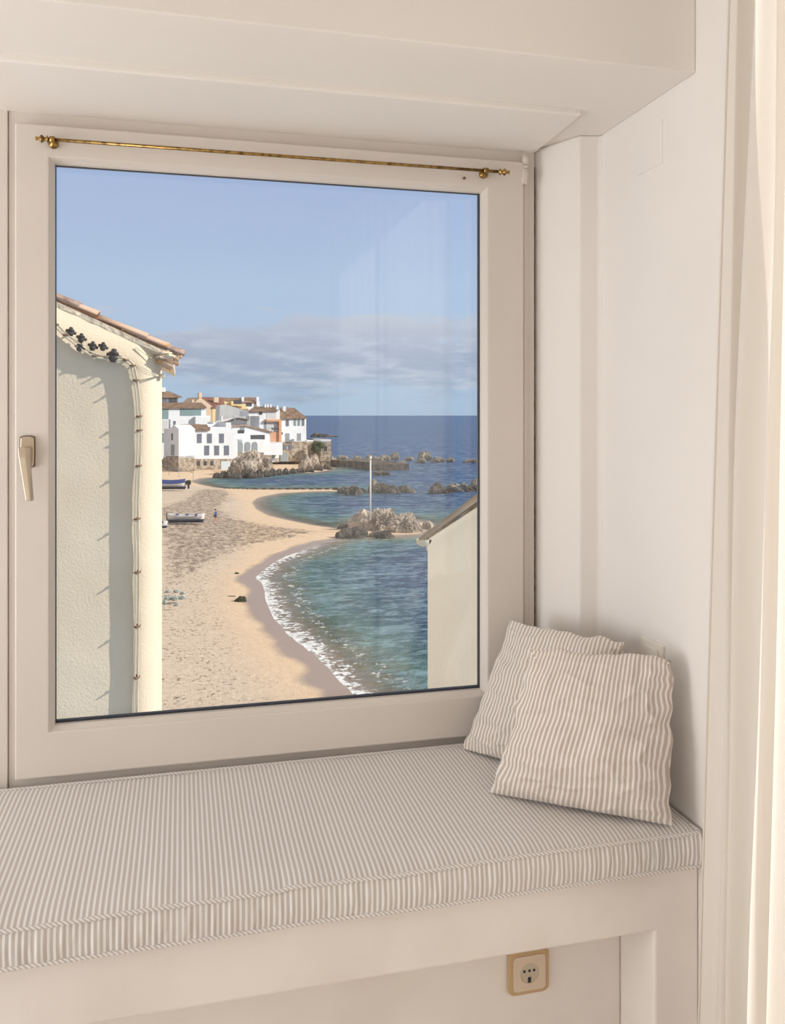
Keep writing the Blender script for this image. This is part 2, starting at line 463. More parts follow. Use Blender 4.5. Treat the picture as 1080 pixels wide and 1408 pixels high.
o = link('gasket', bm, M['gasket'], win); o['label'] = 'dark rubber gasket'
box('pane', M['glass'], GX0 - 0.003, GX1 + 0.003, 1.911, 1.927, GZ0 - 0.003, GZ1 + 0.003, parent=win)
# thin dark brown strips along the joints: right of the frame against the reveal, and above the frame
bm = bmesh.new()
add_box(bm, 0.7925, 0.7955, 1.888, 1.8945, SZ0, SZ1 - 0.02)
add_box(bm, FX1 - 0.0005, FX1 + 0.0012, 1.893, 1.9, 0.55, 1.90)
add_box(bm, FX0, FX1, 1.8925, 1.8938, FZ1 - 0.001, FZ1 + 0.0012)
link('gap', bm, M['dark_gap'], win)
# outside sill and reveals
struct(box('trim_5', M['stucco_smooth'], -0.45, 0.93, 2.2, 2.26, 0.36, 0.42, 0.005))
# hinge in the upper right corner
bm = bmesh.new()
for z0, z1 in ((1.858, 1.886), (1.888, 1.897), (1.899, 1.921)):
    add_tube(bm, [(0.7965, 1.876, z0), (0.7965, 1.876, z1)], 0.0075, 14)
add_tube(bm, [(0.7965, 1.876, 1.850), (0.7965, 1.876, 1.926)], 0.0045, 10)
add_box(bm, 0.786, 0.797, 1.866, 1.874, 1.852, 1.886, 0.001)
h = link('hinge', bm, M['frame'], win, True)
# sash weather strip on the right
box('weather_strip', M['frame'], 0.796, 0.806, 1.884, 1.8935, 0.56, 1.862, 0.002, win)
# handle
bm = bmesh.new()
hx = -0.3085
add_prism(bm, [(hx + p[0], 1.872, 1.2235 + p[1]) for p in [(-.0125, .028), (-.013, .030), (-0.006, .0325), (0.006, .0325), (.013, .030), (.0135, 0), (.0125, -.027), (.010, -.029), (-.010, -.029), (-.0125, -.027), (-.0138, 0)]], (0, -0.010, 0))
hd = link('handle', bm, M['handle'], win); bevel_mod(hd, 0.0018)
hd['label'] = 'champagne metal window handle'
bm = bmesh.new()
add_prism(bm, [(hx + p[0] * 1.12, 1.8715, 1.2235 + p[1] * 1.07) for p in [(-.013, .030), (-0.006, .0325), (0.006, .0325), (.013, .030), (.0135, 0), (.0125, -.027), (.010, -.029), (-.010, -.029), (-.0125, -.027), (-.0138, 0)]], (0, -0.0035, 0))
link('backplate', bm, M['rosette_edge'], hd)
bm = bmesh.new()
add_box(bm, hx - 0.009, hx + 0.009, 1.838, 1.863, 1.214, 1.234, 0.002)       # neck
lv = []
for (x, z, w, y0, y1) in ((hx - 0.0005, 1.235, 0.0110, 1.828, 1.8475), (hx + 0.0005, 1.215, 0.0100, 1.826, 1.842), (hx + 0.0100, 1.127, 0.0068, 1.829, 1.842)):
    lv.append([bm.verts.new(p) for p in ((x - w, y0, z), (x + w * 0.35, y0 - 0.001, z), (x + w, y0 + 0.006, z), (x + w, y1, z), (x - w, y1, z))])
for a in range(2):
    for k in range(5):
        bm.faces.new((lv[a][k], lv[a][(k + 1) % 5], lv[a + 1][(k + 1) % 5], lv[a + 1][k]))
bm.faces.new(lv[0]); bm.faces.new(list(reversed(lv[2])))
lev = link('lever', bm, M['handle'], hd); bevel_mod(lev, 0.001)

# brass café rod on the sash
rod = thing('curtain_rod', 'thin tarnished brass curtain rod fixed across the top of the window sash', 'curtain rod', (0.23, 1.86, 1.868))
Y_ROD = 1.853
bm = bmesh.new(); add_tube(bm, [(-0.268, Y_ROD, 1.8675), (0.722, Y_ROD, 1.8700)], 0.0036, 14)
link('rod', bm, M['brass'], rod, True)
def finial(sx, x0, z):
    bm = bmesh.new()
    prof = [(0, .0036), (.004, .0036), (.0045, .007), (.0065, .0075), (.008, .004), (.012, .0035), (.0135, .0062), (.017, .0085), (.020, .006), (.022, .003), (.0245, .0028), (.026, .0045), (.0285, .004), (.030, .0008)]
    add_tube(bm, [(x0 + sx * a, Y_ROD, z) for a, b in prof], 0, 16, True, [b for a, b in prof])
    return link('finial', bm, M['brass'], rod, True)
finial(-1, -0.262, 1.8675); finial(1, 0.718, 1.8700)
for x, z in ((-0.2585, 1.8675), (0.688, 1.8699)):
    bm = bmesh.new()
    add_tube(bm, [(x, 1.871, z - 0.004), (x, 1.8655, z - 0.004), (x, 1.865, z - 0.004), (x, Y_ROD + 0.004, z - 0.001)], 0, 16, True, [.010, .010, .004, .0035])
    add_tube(bm, [(x - 0.005, Y_ROD, z), (x + 0.005, Y_ROD, z)], 0.0068, 16)
    link('bracket', bm, M['brass'], rod, True)
# little screw left in the sash below the rod
bm = bmesh.new(); add_tube(bm, [(0.640, 1.8715, 1.8535), (0.640, 1.866, 1.8535)], 0, 10, True, [.0022, .0034])
tag(link('screw', bm, M['rust'], None, True), 'small rusty screw left in the sash under the right end of the brass rod', 'screw')

# window in the right wall, behind the curtain
w2 = thing('window_2', 'tall side window hidden behind the curtain', 'window', (XR + 0.12, 0, 0.1)); w2['kind'] = 'structure'
bm = bmesh.new()
for y0, y1, z0, z1 in ((WY0, WY0 + .06, WZ0, WZ1), (WY1 - .02, WY1, WZ0, WZ1), (WY0, WY1, WZ0, WZ0 + .06), (WY0, WY1, WZ1 - .06, WZ1), (0.0, 0.07, WZ0, WZ1)):
    add_box(bm, XR + 0.13, XR + 0.19, y0, y1, z0, z1)
link('window_frame', bm, M['frame'], w2)

# ------------------------------------------------------------------ seat cushion
CZ1, CZ0, CY0, CY1, CX0, CX1 = 0.533, 0.464, 1.374, 1.872, -1.35, 0.934
cush = thing('seat_cushion', 'long beige and cream striped box cushion covering the window seat', 'seat cushion', (0.2, 1.62, CZ0))
def puff(x, y):
    n1 = mnoise.noise(Vector((x * 3.1, y * 4.0, 3.3)))
    n2 = mnoise.noise(Vector((x * 26, y * 5, 1.3)))
    front = max(0.0, 1 - (y - CY0) / 0.10)
    return 0.005 * n1 + 0.0025 * n2 * (0.25 + front)
def front_edge(x):
    # wavering seam line of the front edge
    return 0.004 * mnoise.noise(Vector((x * 5, 0, 7.7))) + 0.002 * math.sin(x * 9)
def seam_z(x):
    k = 0.003 if x < 0.165 else 0.0
    return 0.004 * mnoise.noise(Vector((x * 4, 5.5, 2.2))) - k
bm = bmesh.new()
nx, ny = 460, 60
g = []
for j in range(ny + 1):
    row = []
    for i in range(nx + 1):
        x = CX0 + (CX1 - CX0) * i / nx; ty = j / ny
        y = CY0 + (CY1 - CY0) * ty
        e = min(1, (y - CY0) / 0.05); e2 = min(1, (CY1 - y) / 0.05); e3 = min(1, (CX1 - x) / 0.05)
        crown = 0.010 * (1 - (1 - e) ** 2) * (1 - (1 - e2) ** 2) * (1 - (1 - e3) ** 2)
        z = CZ1 - 0.006 + crown + puff(x, y) * min(1, 0.3 + e) + seam_z(x) * (1 - min(1, ty * 5))
        yy = y + front_edge(x) * (1 - min(1, ty * 4))
        row.append(bm.verts.new((x, yy, z)))
    g.append(row)
for j in range(ny):
    for i in range(nx):
        bm.faces.new((g[j][i], g[j][i + 1], g[j + 1][i + 1], g[j + 1][i]))
top = link('cushion_top', bm, M['stripe'], cush, True)
# side band: front and right and back, gathered
bm = bmesh.new()
def band(x, y, nrm, t, s):
    wv = 0.0026 * mnoise.noise(Vector((s * 60, t * 1.6, 4))) + 0.0014 * mnoise.noise(Vector((s * 150, t * 2, 9)))
    bulge = 0.006 * math.sin(PI * t) + wv * (0.4 + math.sin(PI * t))
    return x + nrm[0] * bulge, y + nrm[1] * bulge
path = []
K = 900
for i in range(K + 1):
    x = CX0 + (CX1 - CX0) * i / K; path.append((x, CY0 + front_edge(x), (0, -1), x))
for i in range(1, 100):
    y = CY0 + (CY1 - CY0) * i / 99; path.append((CX1, y, (1, 0) if False else (0.0, 0), CX1 + i * .005))
for i in range(1, 100):
    x = CX1 - (CX1 - CX0) * i / 99; path.append((x, CY1, (0, 0), x + 3))
rows = []
for k in range(11):
    t = k / 10
    row = []
    for (x, y, nrm, s) in path:
        X, Y = band(x, y, nrm, t, s)
        zt = CZ1 - 0.006 + (puff(x, y) * 0.3 + seam_z(x) if y < CY1 - .01 else 0)
        row.append(bm.verts.new((X, Y, CZ0 + (zt - CZ0) * t)))
    rows.append(row)
for k in range(10):
    for i in range(len(path) - 1):
        bm.faces.new((rows[k][i], rows[k][i + 1], rows[k + 1][i + 1], rows[k + 1][i]))
bm.faces.new(list(reversed(rows[0])))
link('side_band', bm, M['stripe'], cush, True)
def pipe(pts, name='piping'):
    bm = bmesh.new(); add_tube(bm, pts, 0.0036, 8)
    o = link(name, bm, M['stripe_pipe'], cush, True); return o
def tz(x, y): return CZ1 - 0.0045 + (puff(x, y) * 0.3 + seam_z(x))
xs = np.linspace(CX0, CX1 - 0.004, 240)
pipe([(x, CY0 + front_edge(x) - 0.001, tz(x, CY0)) for x in xs])
pipe([(x, CY0 + front_edge(x) - 0.0015, CZ0 + 0.0035) for x in xs])
pipe([(CX1 - 0.004, y, CZ1 - 0.004) for y in np.linspace(CY0, CY1 - .004, 60)])
pipe([(x, CY1 - 0.004, CZ1 - 0.002) for x in xs])

# ------------------------------------------------------------------ pillows
def pillow(name, label, corners, nrm, thick, sag, seed, uvrot=0.0, flop=0.0):
    """corners BL, BR, TR, TL; nrm points to the viewer's side"""
    BL, BR, TR, TL = [Vector(c) for c in corners]
    nrm = Vector(nrm).normalized()
    t = thing(name, label, 'pillow', ((BL + BR) / 2))
    nu = 110
    faces_f, faces_b = {}, {}
    bm = bmesh.new()
    uvl = bm.loops.layers.uv.new('UVMap')
    uvs = {}
    W_, H_ = (BR - BL).length, (TL - BL).length
    def pt(a, b):   # a,b in -1..1
        u_, v_ = (a + 1) / 2, (b + 1) / 2
        # edges pulled in between the corners
        pin = 0.030
        s = 1 - pin * 1.0 * (1 - b * b) * (abs(a) ** 3)
        q = 1 - pin * 0.8 * (1 - a * a) * (abs(b) ** 3)
        u2 = 0.5 + a * s / 2; v2 = 0.5 + b * q / 2
        ew = mnoise.noise(Vector((a * 4 + seed, b * 4, seed))) * 0.010 * (max(abs(a), abs(b)) ** 6)
        p = (BL * (1 - u2) + BR * u2) * (1 - v2) + (TL * (1 - u2) + TR * u2) * v2
        p += (BR - BL).normalized() * ew * (1 if abs(a) > abs(b) else 0) + Vector((0, 0, 1)) * ew * (1 if abs(b) >= abs(a) and b > 0 else 0)
        return p, u_, v_
    for side in (1, -1):
        grid = []
        for j in range(nu + 1):
            row = []
            for i in range(nu + 1):
                # finer near the edges
                a = math.sin((i / nu - 0.5) * PI); b = math.sin((j / nu - 0.5) * PI)
                p, u_, v_ = pt(a, b)
                ea, eb = 1 - a * a, 1 - b * b
                h = (max(0, ea) ** 0.48) * (max(0, eb) ** 0.48)
                # belly sags towards the bottom
                bel = 1 + sag * (-b) * 0.35
                rim = 1 - min(ea, eb)
                wr = 0.0
                # gathers running in from each edge
                e_lr = max(0, abs(a)) ** 2; e_tb = abs(b) ** 2
                wr += 0.0105 * e_lr * mnoise.noise(Vector((a * 1.6 + seed, b * 9.0, seed * 1.7))) * h
                wr += 0.0085 * e_tb * mnoise.noise(Vector((a * 9.0, b * 1.6 + seed, seed * 2.3))) * h
                wr += 0.0060 * mnoise.noise(Vector((a * 2.1 + b * 1.2 + seed, b * 3.2 - a, seed))) * h
                wr += 0.0028 * mnoise.noise(Vector((a * 3 + b * 7 + seed, b * 5 - a * 6, seed * 3))) * h
                # ridged creases
                rg = 1 - abs(mnoise.noise(Vector((a * 2.3 + seed, b * 4.5, seed * .7))))
                wr += (0.005 + 0.010 * abs(a) ** 2) * (rg ** 6 - 0.35) * h
                off = side * (thick * h * bel + wr)
                p = p + nrm * off
                if i in (0, nu) or j in (0, nu):
                    if side == -1:
                        row.append(faces_f[(i, j)]); continue
                v = bm.verts.new(p); row.append(v)
                if side == 1: faces_f[(i, j)] = v
                sw = 0.006 * mnoise.noise(Vector((b * 2.2, a * 1.0, seed))) + 0.004 * mnoise.noise(Vector((b * 9.0, a * 2.5, seed + 4))) * abs(a) ** 3
                uvs[v] = (u_ * W_ + sw + uvrot * v_ * H_, v_ * H_)
            grid.append(row)
        for j in range(nu):
            for i in range(nu):
                q = (grid[j][i], grid[j][i + 1], grid[j + 1][i + 1], grid[j + 1][i])
                if side == -1: q = q[::-1]
                if len(set(q)) < 3: continue
                fc = bm.faces.new(tuple(q))
                for lp in fc.loops: lp[uvl].uv = uvs[lp.vert]
    # keep the bottom on the seat
    for v in bm.verts:
        if v.co.z < CZ1 + 0.006: v.co.z = CZ1 + 0.006 + (v.co.z - CZ1 - 0.006) * 0.15
    return t, bm
t, bm = pillow('pillow', 'rear striped pillow leaning into the corner between window frame and reveal',
               [(.622, 1.822, .541), (.825, 1.568, .541), (.872, 1.540, .842), (.738, 1.825, .826)], (-.80, -.60, 0.05), 0.048, 1.0, 3.1, 0.10)
link('pillow_cover', bm, M['stripe_uv'], t, True)
t, bm = pillow('pillow', 'front striped pillow propped against the rear pillow beside the right wall',
               [(.603, 1.596, .541), (.880, 1.386, .541), (.903, 1.423, .838), (.668, 1.545, .842)], (-.62, -.78, 0.06), 0.052, 1.0, 8.4, -0.05)
link('pillow_cover', bm, M['stripe_uv'], t, True)

# ------------------------------------------------------------------ light switch, cover plate and socket
sw = thing('light_switch', 'white plastic rocker light switch on the right wall behind the pillows', 'light switch', (XR, 1.546, 0.80))
bm = bmesh.new()
add_prism(bm, [(XR, 1.546 + p[0], 0.798 + p[1]) for p in rounded_rect(.080, .080, .004)], (-0.007, 0, 0))
o = link('plate', bm, M['plastic'], sw); bevel_mod(o, 0.0015)
bm = bmesh.new()
add_prism(bm, [(XR - 0.007, 1.546 + p[0], 0.798 + p[1]) for p in rounded_rect(.056, .056, .003)], (-0.004, 0, 0))
o = link('rocker', bm, M['plastic'], sw); bevel_mod(o, 0.001)
bm = bmesh.new()
add_prism(bm, [(XR, 1.562 + p[0], 1.852 + p[1]) for p in rounded_rect(.098, .088, .002)], (-0.0015, 0, 0))
tag(link('cover_plate', bm, M['plaster']), 'small painted-over square cover plate high on the right wall', 'cover plate')

sk = thing('wall_socket', 'beige rimmed round-pin wall socket in the niche under the window seat', 'socket', (0.646, 1.512, 0.25))
cx, cz, ys = 0.646, 0.233, 1.512
bm = bmesh.new()
add_prism(bm, [(cx + p[0], ys, cz + p[1]) for p in rounded_rect(.084, .084, .013)], (0, -0.010, 0))
o = link('rim', bm, M['socket_rim'], sk); bevel_mod(o, 0.004, 3)
bm = bmesh.new()       # plate with a round hole
outer = rounded_rect(.066, .066, .008, 5)
hole = [(0.0195 * math.cos(2 * PI * (k + .5) / 24 ), 0.0195 * math.sin(2 * PI * (k + .5) / 24)) for k in range(24)]
vo = [bm.verts.new((cx + p[0], ys - .0118, cz + p[1])) for p in outer]
vi = [bm.verts.new((cx + p[0], ys - .0118, cz + p[1])) for p in hole]
vb = [bm.verts.new((cx + p[0], ys - .0095, cz + p[1])) for p in outer]
vc = [bm.verts.new((cx + p[0], ys - .0015, cz + p[1])) for p in hole]
for a in range(24):
    b = (a + 1) % 24
    bm.faces.new((vo[a], vo[b], vi[b], vi[a])); bm.faces.new((vo[b], vo[a], vb[a], vb[b])); bm.faces.new((vi[a], vi[b], vc[b], vc[a]))
link('plate', bm, M['socket_plate'], sk)
bm = bmesh.new(); add_tube(bm, [(cx, ys - .0108, cz), (cx, ys - .0102, cz)], .0194, 24)
cup = link('cup', bm, M['socket_cup'], sk)
for dx in (-.0105, 0, .0095):
    bm = bmesh.new(); add_tube(bm, [(cx + dx, ys - .0114, cz + .004), (cx + dx, ys - .0100, cz + .004)], .0026, 12)
    link('pin_hole', bm, M['black'], cup)
bm = bmesh.new(); add_box(bm, cx - .003, cx + .003, ys - .0116, ys - .010, cz - .018, cz - .008)
link('earth_clip', bm, M['black'], cup)

# ------------------------------------------------------------------ curtain over the side window
cur = thing('curtain', 'long sheer cream curtain hanging in soft folds at the right wall', 'curtain', (0.85, 0.6, 0))
bm = bmesh.new()
nz_, ns = 60, 1100
YC0, YC1 = -1.1, 1.185
grid = []
for k in range(nz_ + 1):
    z = 0.015 + (2.42 - 0.015) * k / nz_
    row = []
    spread = (2.1 - z) / 2.1
    for i in range(ns + 1):
        s = i / ns
        y = YC1 - (YC1 - YC0) * s + 0.085 * max(-0.1, spread) * (1 - s) ** 6
        ph = s * 2 * PI * 56 + 0.9 * math.sin(s * 31) + 0.35 * math.sin(z * 1.7 + s * 20)
        amp = 0.016 * (0.7 + 0.3 * math.sin(s * 17 + 1)) * (0.75 + 0.25 * spread)
        x = 0.868 + amp * math.sin(ph) + 0.006 * math.sin(s * 90 + z * 2.2) + 0.004 * mnoise.noise(Vector((s * 60, z * 2, 1)))
        y += 0.010 * math.cos(ph * 0.5 + z)
        if i < 12: x = x * (i / 12) + 0.857 * (1 - i / 12)
        row.append(bm.verts.new((x, y, z)))
    grid.append(row)
for k in range(nz_):
    for i in range(ns):
        bm.faces.new((grid[k][i], grid[k][i + 1], grid[k + 1][i + 1], grid[k + 1][i]))
cl = link('curtain_cloth', bm, M['curtain'], cur, True)
bm = bmesh.new(); add_tube(bm, [(0.868, YC1 + 0.01, 2.43), (0.868, YC0, 2.43)], 0.011, 12)
link('curtain_rail', bm, M['plastic'], cur, True)
# leading hem
bm = bmesh.new()
add_tube(bm, [grid_co for grid_co in [(0.857, YC1 + 0.085 * max(-0.1, (2.1 - z) / 2.1) + 0.010 * math.cos(0.0 + z), z) for z in np.linspace(0.015, 2.42, 60)]], 0.0022, 8)
link('hem', bm, M['curtain'], cur, True)

# ================================================================== OUTDOORS
# ------------------------------------------------------------------ shore geometry
shore_px = [(540, 1010), (490, 958), (468, 935), (440, 905), (420, 890), (397, 872), (378, 850), (367, 825), (362, 803), (352, 794), (372, 777), (392, 766),
            (418, 756), (445, 745), (475, 739), (500, 738), (580, 735), (592, 722), (560, 712), (500, 717), (465, 727), (430, 722), (400, 716), (370, 709),
            (353, 700), (347, 691), (356, 684), (385, 678), (430, 675.5), (466, 675), (466, 672), (400, 672.5), (340, 672.5), (300, 671), (276, 666.5), (262, 662),
            (275, 657.5), (300, 656), (335, 655), (365, 652.5), (385, 649), (425, 650), (455, 646), (456, 640), (454, 632)]
back_px = [(453, 624), (300, 612), (60, 612), (-200, 640), (-500, 760), (-700, 1010)]
nsh = len(shore_px)
poly = np.array([ground(u, v)[:2] for u, v in shore_px + back_px])
def signed(px, py):
    """positive on land, negative in the water; distance to the waterline"""
    P = np.stack([px, py], -1)
    best = np.full(px.shape, 1e9)
    for i in range(nsh - 1):
        a, b = poly[i], poly[i + 1]
        ab = b - a
        t = np.clip(((P - a) @ ab) / (ab @ ab), 0, 1)
        d = np.hypot(P[..., 0] - a[0] - t * ab[0], P[..., 1] - a[1] - t * ab[1])
        best = np.minimum(best, d)
    ins = np.zeros(px.shape, bool)
    n = len(poly)
    for i in range(n):
        x1, y1 = poly[i]; x2, y2 = poly[(i + 1) % n]
        c = ((y1 > py) != (y2 > py)) & (px < (x2 - x1) * (py - y1) / ((y2 - y1) if y2 != y1 else 1e-9) + x1)
        ins ^= c
    return np.where(ins, best, -best)
def in_poly(px, py, pts):
    q = [ground(u, v) for u, v in pts]
    ins = np.zeros(px.shape, bool); n = len(q)
    best = np.full(px.shape, 1e9)
    for i in range(n):
        x1, y1 = q[i][:2]; x2, y2 = q[(i + 1) % n][:2]
        c = ((y1 > py) != (y2 > py)) & (px < (x2 - x1) * (py - y1) / ((y2 - y1) if y2 != y1 else 1e-9) + x1)
        ins ^= c
        ab = np.array([x2 - x1, y2 - y1]); t = np.clip(((px - x1) * ab[0] + (py - y1) * ab[1]) / (ab @ ab), 0, 1)
        best = np.minimum(best, np.hypot(px - x1 - t * ab[0], py - y1 - t * ab[1]))
    return np.where(ins, best, -best)
def grid_obj(name, xs, ys, zf, attrs, m):
    X, Y = np.meshgrid(xs, ys)
    Z = zf(X, Y)
    nxg, nyg = len(xs), len(ys)
    co = np.stack([X, Y, Z], -1).reshape(-1, 3).astype(np.float32)
    idx = np.arange(nxg * nyg).reshape(nyg, nxg)
    f = np.stack([idx[:-1, :-1], idx[:-1, 1:], idx[1:, 1:], idx[1:, :-1]], -1).reshape(-1, 4)
    me = bpy.data.meshes.new(name)
    me.vertices.add(len(co)); me.vertices.foreach_set('co', co.ravel())
    me.loops.add(f.size); me.loops.foreach_set('vertex_index', f.ravel().astype(np.int32))
    me.polygons.add(len(f)); me.polygons.foreach_set('loop_start', np.arange(0, f.size, 4).astype(np.int32))
    me.polygons.foreach_set('use_smooth', np.ones(len(f), bool))
    me.update(); me.validate()
    for an, vals in attrs.items():
        a = me.attributes.new(an, 'FLOAT', 'POINT'); a.data.foreach_set('value', vals(X, Y).ravel().astype(np.float32))
    me.materials.append(m)
    o = bpy.data.objects.new(name, me); COL.objects.link(o)
    return o
def land_z(X, Y):
    s = signed(X, Y)
    return SEA + np.where(s > 0, 0.9 * (1 - np.exp(-np.maximum(s, 0) / 16)), -0.9 * np.minimum(np.maximum(-s, 0) * .16, 4))
def ground_z(x, y):
    return float(land_z(np.array([[x]]), np.array([[y]]))[0, 0])

# ---- sand material
def attr(n, name):
    a = n.new('ShaderNodeAttribute'); a.attribute_name = name; return a.outputs['Fac']
def math_(n, l, op, a, b=None, c=None, clamp=False):
    k = n.new('ShaderNodeMath'); k.operation = op; k.use_clamp = clamp
    for i, s in enumerate((a, b, c)):
        if s is None: continue
        if isinstance(s, (int, float)): k.inputs[i].default_value = s
        else: l.new(s, k.inputs[i])
    return k.outputs[0]
def tex(n, l, co, scale, detail=6, rough=0.55, vec_scale=None):
    if vec_scale:
        mp_ = n.new('ShaderNodeMapping'); mp_.inputs['Scale'].default_value = vec_scale; l.new(co, mp_.inputs[0]); co = mp_.outputs[0]
    t = n.new('ShaderNodeTexNoise'); t.inputs['Scale'].default_value = scale; t.inputs['Detail'].default_value = detail; t.inputs['Roughness'].default_value = rough
    l.new(co, t.inputs['Vector']); return t.outputs['Fac']
def mix(n, l, fac, a, b):
    k = n.new('ShaderNodeMix'); k.data_type = 'RGBA'
    for i, s in ((0, fac), (6, a), (7, b)):
        if isinstance(s, (int, float, tuple)): k.inputs[i].default_value = s
        else: l.new(s, k.inputs[i])
    return k.outputs[2]
sm = bpy.data.materials.new('beach_sand'); sm.use_nodes = True
n, l = sm.node_tree.nodes, sm.node_tree.links
b = n['Principled BSDF']; b.inputs['Roughness'].default_value = 0.95; b.inputs['Specular IOR Level'].default_value = 0.15
co = n.new('ShaderNodeTexCoord').outputs['Object']
shore_d = attr(n, 'shore'); weed = attr(n, 'weed'); dry = attr(n, 'dry')
n1 = tex(n, l, co, 0.25, 4); n2 = tex(n, l, co, 1.6, 8); n3 = tex(n, l, co, 3.5, 6, 0.7)
base = mix(n, l, math_(n, l, 'MULTIPLY_ADD', n2, 2.2, -0.6, True), lin(224, 199, 170), lin(214, 188, 160))
gry = mix(n, l, dry, base, mix(n, l, math_(n, l, 'MULTIPLY_ADD', n3, 3, -1.1, True), lin(218, 200, 180), lin(194, 175, 157)))
# specks of debris
speck = math_(n, l, 'MULTIPLY', math_(n, l, 'MULTIPLY_ADD', tex(n, l, co, 4.2, 4, 0.75, (1, .7, 1)), 14, -7.7, True), math_(n, l, 'MULTIPLY_ADD', tex(n, l, co, 0.5, 3), 6, -2.2, True))
gry = mix(n, l, math_(n, l, 'MULTIPLY', speck, dry), gry, lin(112, 92, 76))
# matted seaweed
wmask = math_(n, l, 'MULTIPLY_ADD', math_(n, l, 'ADD', tex(n, l, co, 1.5, 9, 0.85, (1, .55, 1)), math_(n, l, 'MULTIPLY', weed, 0.34)), 9, -7.0, True)
wcol = mix(n, l, math_(n, l, 'MULTIPLY_ADD', n3, 4, -1.5, True), lin(80, 66, 58), lin(168, 148, 132))
gry = mix(n, l, math_(n, l, 'MULTIPLY', wmask, math_(n, l, 'MULTIPLY', weed, 1.15, None, True)), gry, wcol)
# wet sand along the waterline
wet = math_(n, l, 'SUBTRACT', math_(n, l, 'MULTIPLY', math_(n, l, 'MULTIPLY_ADD', n1, 2.4, 0.55), attr(n, 'wetness')), shore_d)
wetm = math_(n, l, 'MULTIPLY', wet, 1.6, None, True)
gry = mix(n, l, wetm, gry, lin(160, 140, 128))
l.new(gry, b.inputs['Base Color'])
l.new(math_(n, l, 'MULTIPLY_ADD', wetm, -0.62, 0.95), b.inputs['Roughness'])
bp = n.new('ShaderNodeBump'); bp.inputs['Distance'].default_value = 0.12
l.new(math_(n, l, 'MULTIPLY_ADD', wetm, -0.72, 0.75, True), bp.inputs['Strength'])
l.new(math_(n, l, 'MULTIPLY_ADD', tex(n, l, co, 2.4, 8, 0.7), 1.0, 0), bp.inputs['Height']); l.new(bp.outputs[0], b.inputs['Normal'])
M['sand'] = sm
WEED = [(190, 740), (190, 830), (262, 822), (300, 795), (345, 765), (385, 752), (440, 742), (470, 733), (440, 728), (400, 724), (350, 715), (325, 700), (340, 684), (325, 674), (262, 672), (232, 690), (190, 705)]
DRY = [(225, 668), (300, 670), (330, 690), (335, 720), (330, 770), (300, 800), (300, 850), (330, 900), (375, 960), (400, 1000), (0, 1000), (0, 660)]
ysg = np.concatenate([np.arange(26, 60, 0.35), np.arange(60, 110, 0.7), np.arange(110, 200, 1.4), np.arange(200, 360, 6)])
xsg = np.concatenate([np.arange(-160, -14, 4.0), np.arange(-14, 26, 0.35), np.arange(26, 70, 2.5), np.arange(70, 240, 12)])
beach = grid_obj('beach', xsg, ysg, land_z, {
    'shore': lambda X, Y: signed(X, Y),
    'wetness': lambda X, Y: 0.2 + 0.8 * np.clip((ground(440, 735).y - Y) / 8, 0, 1),
    'weed': lambda X, Y: np.clip(in_poly(X, Y, WEED) / 5 + 0.35, 0, 1),
    'dry': lambda X, Y: np.clip(in_poly(X, Y, DRY) / 2.5 + 0.5, 0, 1)}, M['sand'])
struct(beach, 'curving sandy beach littered with dried seaweed')

# ---- sea
wm = bpy.data.materials.new('sea_water'); wm.use_nodes = True
n, l = wm.node_tree.nodes, wm.node_tree.links
b = n['Principled BSDF']
co = n.new('ShaderNodeTexCoord').outputs['Object']
dist = attr(n, 'offshore'); foamy = attr(n, 'surf')
nA = tex(n, l, co, 0.16, 5); nB = tex(n, l, co, 0.9, 6)
dn = math_(n, l, 'ADD', dist, math_(n, l, 'MULTIPLY_ADD', nA, 5, -2.5))
dr = n.new('ShaderNodeMapRange'); dr.inputs['From Max'].default_value = 40; l.new(dn, dr.inputs['Value'])
cr = ramp(n, [(0.0, lin(150, 140, 120)), (0.045, lin(120, 128, 108)), (0.10, lin(74, 108, 106)), (0.18, lin(50, 88, 108)), (0.32, lin(30, 64, 110)), (1.0, lin(10, 60, 124))])
l.new(dr.outputs[0], cr.inputs[0])
wv = math_(n, l, 'MULTIPLY_ADD', tex(n, l, co, 2.6, 8, 0.7, (0.55, 1.0, 1)), 0.55, math_(n, l, 'MULTIPLY', tex(n, l, co, 0.8, 6, 0.62, (0.45, 1.0, 1)), 0.45))
wcol = mix(n, l, math_(n, l, 'MULTIPLY_ADD', wv, 9, -4.2, True), cr.outputs[0], mix(n, l, 0.6, cr.outputs[0], lin(146, 176, 190)))
# foam: broken lace near the waterline
fn = tex(n, l, co, 2.6, 9, 0.7); fn2 = tex(n, l, co, 0.6, 4)
edge = math_(n, l, 'SUBTRACT', math_(n, l, 'MULTIPLY_ADD', fn2, 2.6, 0.25), dist)         # >0 inside the breaking strip
foam1 = math_(n, l, 'MULTIPLY_ADD', math_(n, l, 'ADD', fn, math_(n, l, 'MULTIPLY', edge, 0.12)), 11, -6.3, True)
band2 = math_(n, l, 'SUBTRACT', 1.0, math_(n, l, 'ABSOLUTE', math_(n, l, 'SUBTRACT', dist, math_(n, l, 'MULTIPLY_ADD', fn2, 3.0, 0.9))), None, True)
foam2 = math_(n, l, 'MULTIPLY_ADD', math_(n, l, 'MULTIPLY_ADD', band2, 0.16, fn), 10, -6.6, True)
fm = math_(n, l, 'MULTIPLY', math_(n, l, 'MAXIMUM', math_(n, l, 'MULTIPLY', foam1, math_(n, l, 'MULTIPLY_ADD', edge, 1.5, 0.6, True)), foam2), foamy, None, True)
wcol = mix(n, l, fm, wcol, lin(240, 240, 240))
n.remove(b)
df_ = n.new('ShaderNodeBsdfDiffuse'); l.new(wcol, df_.inputs[0])
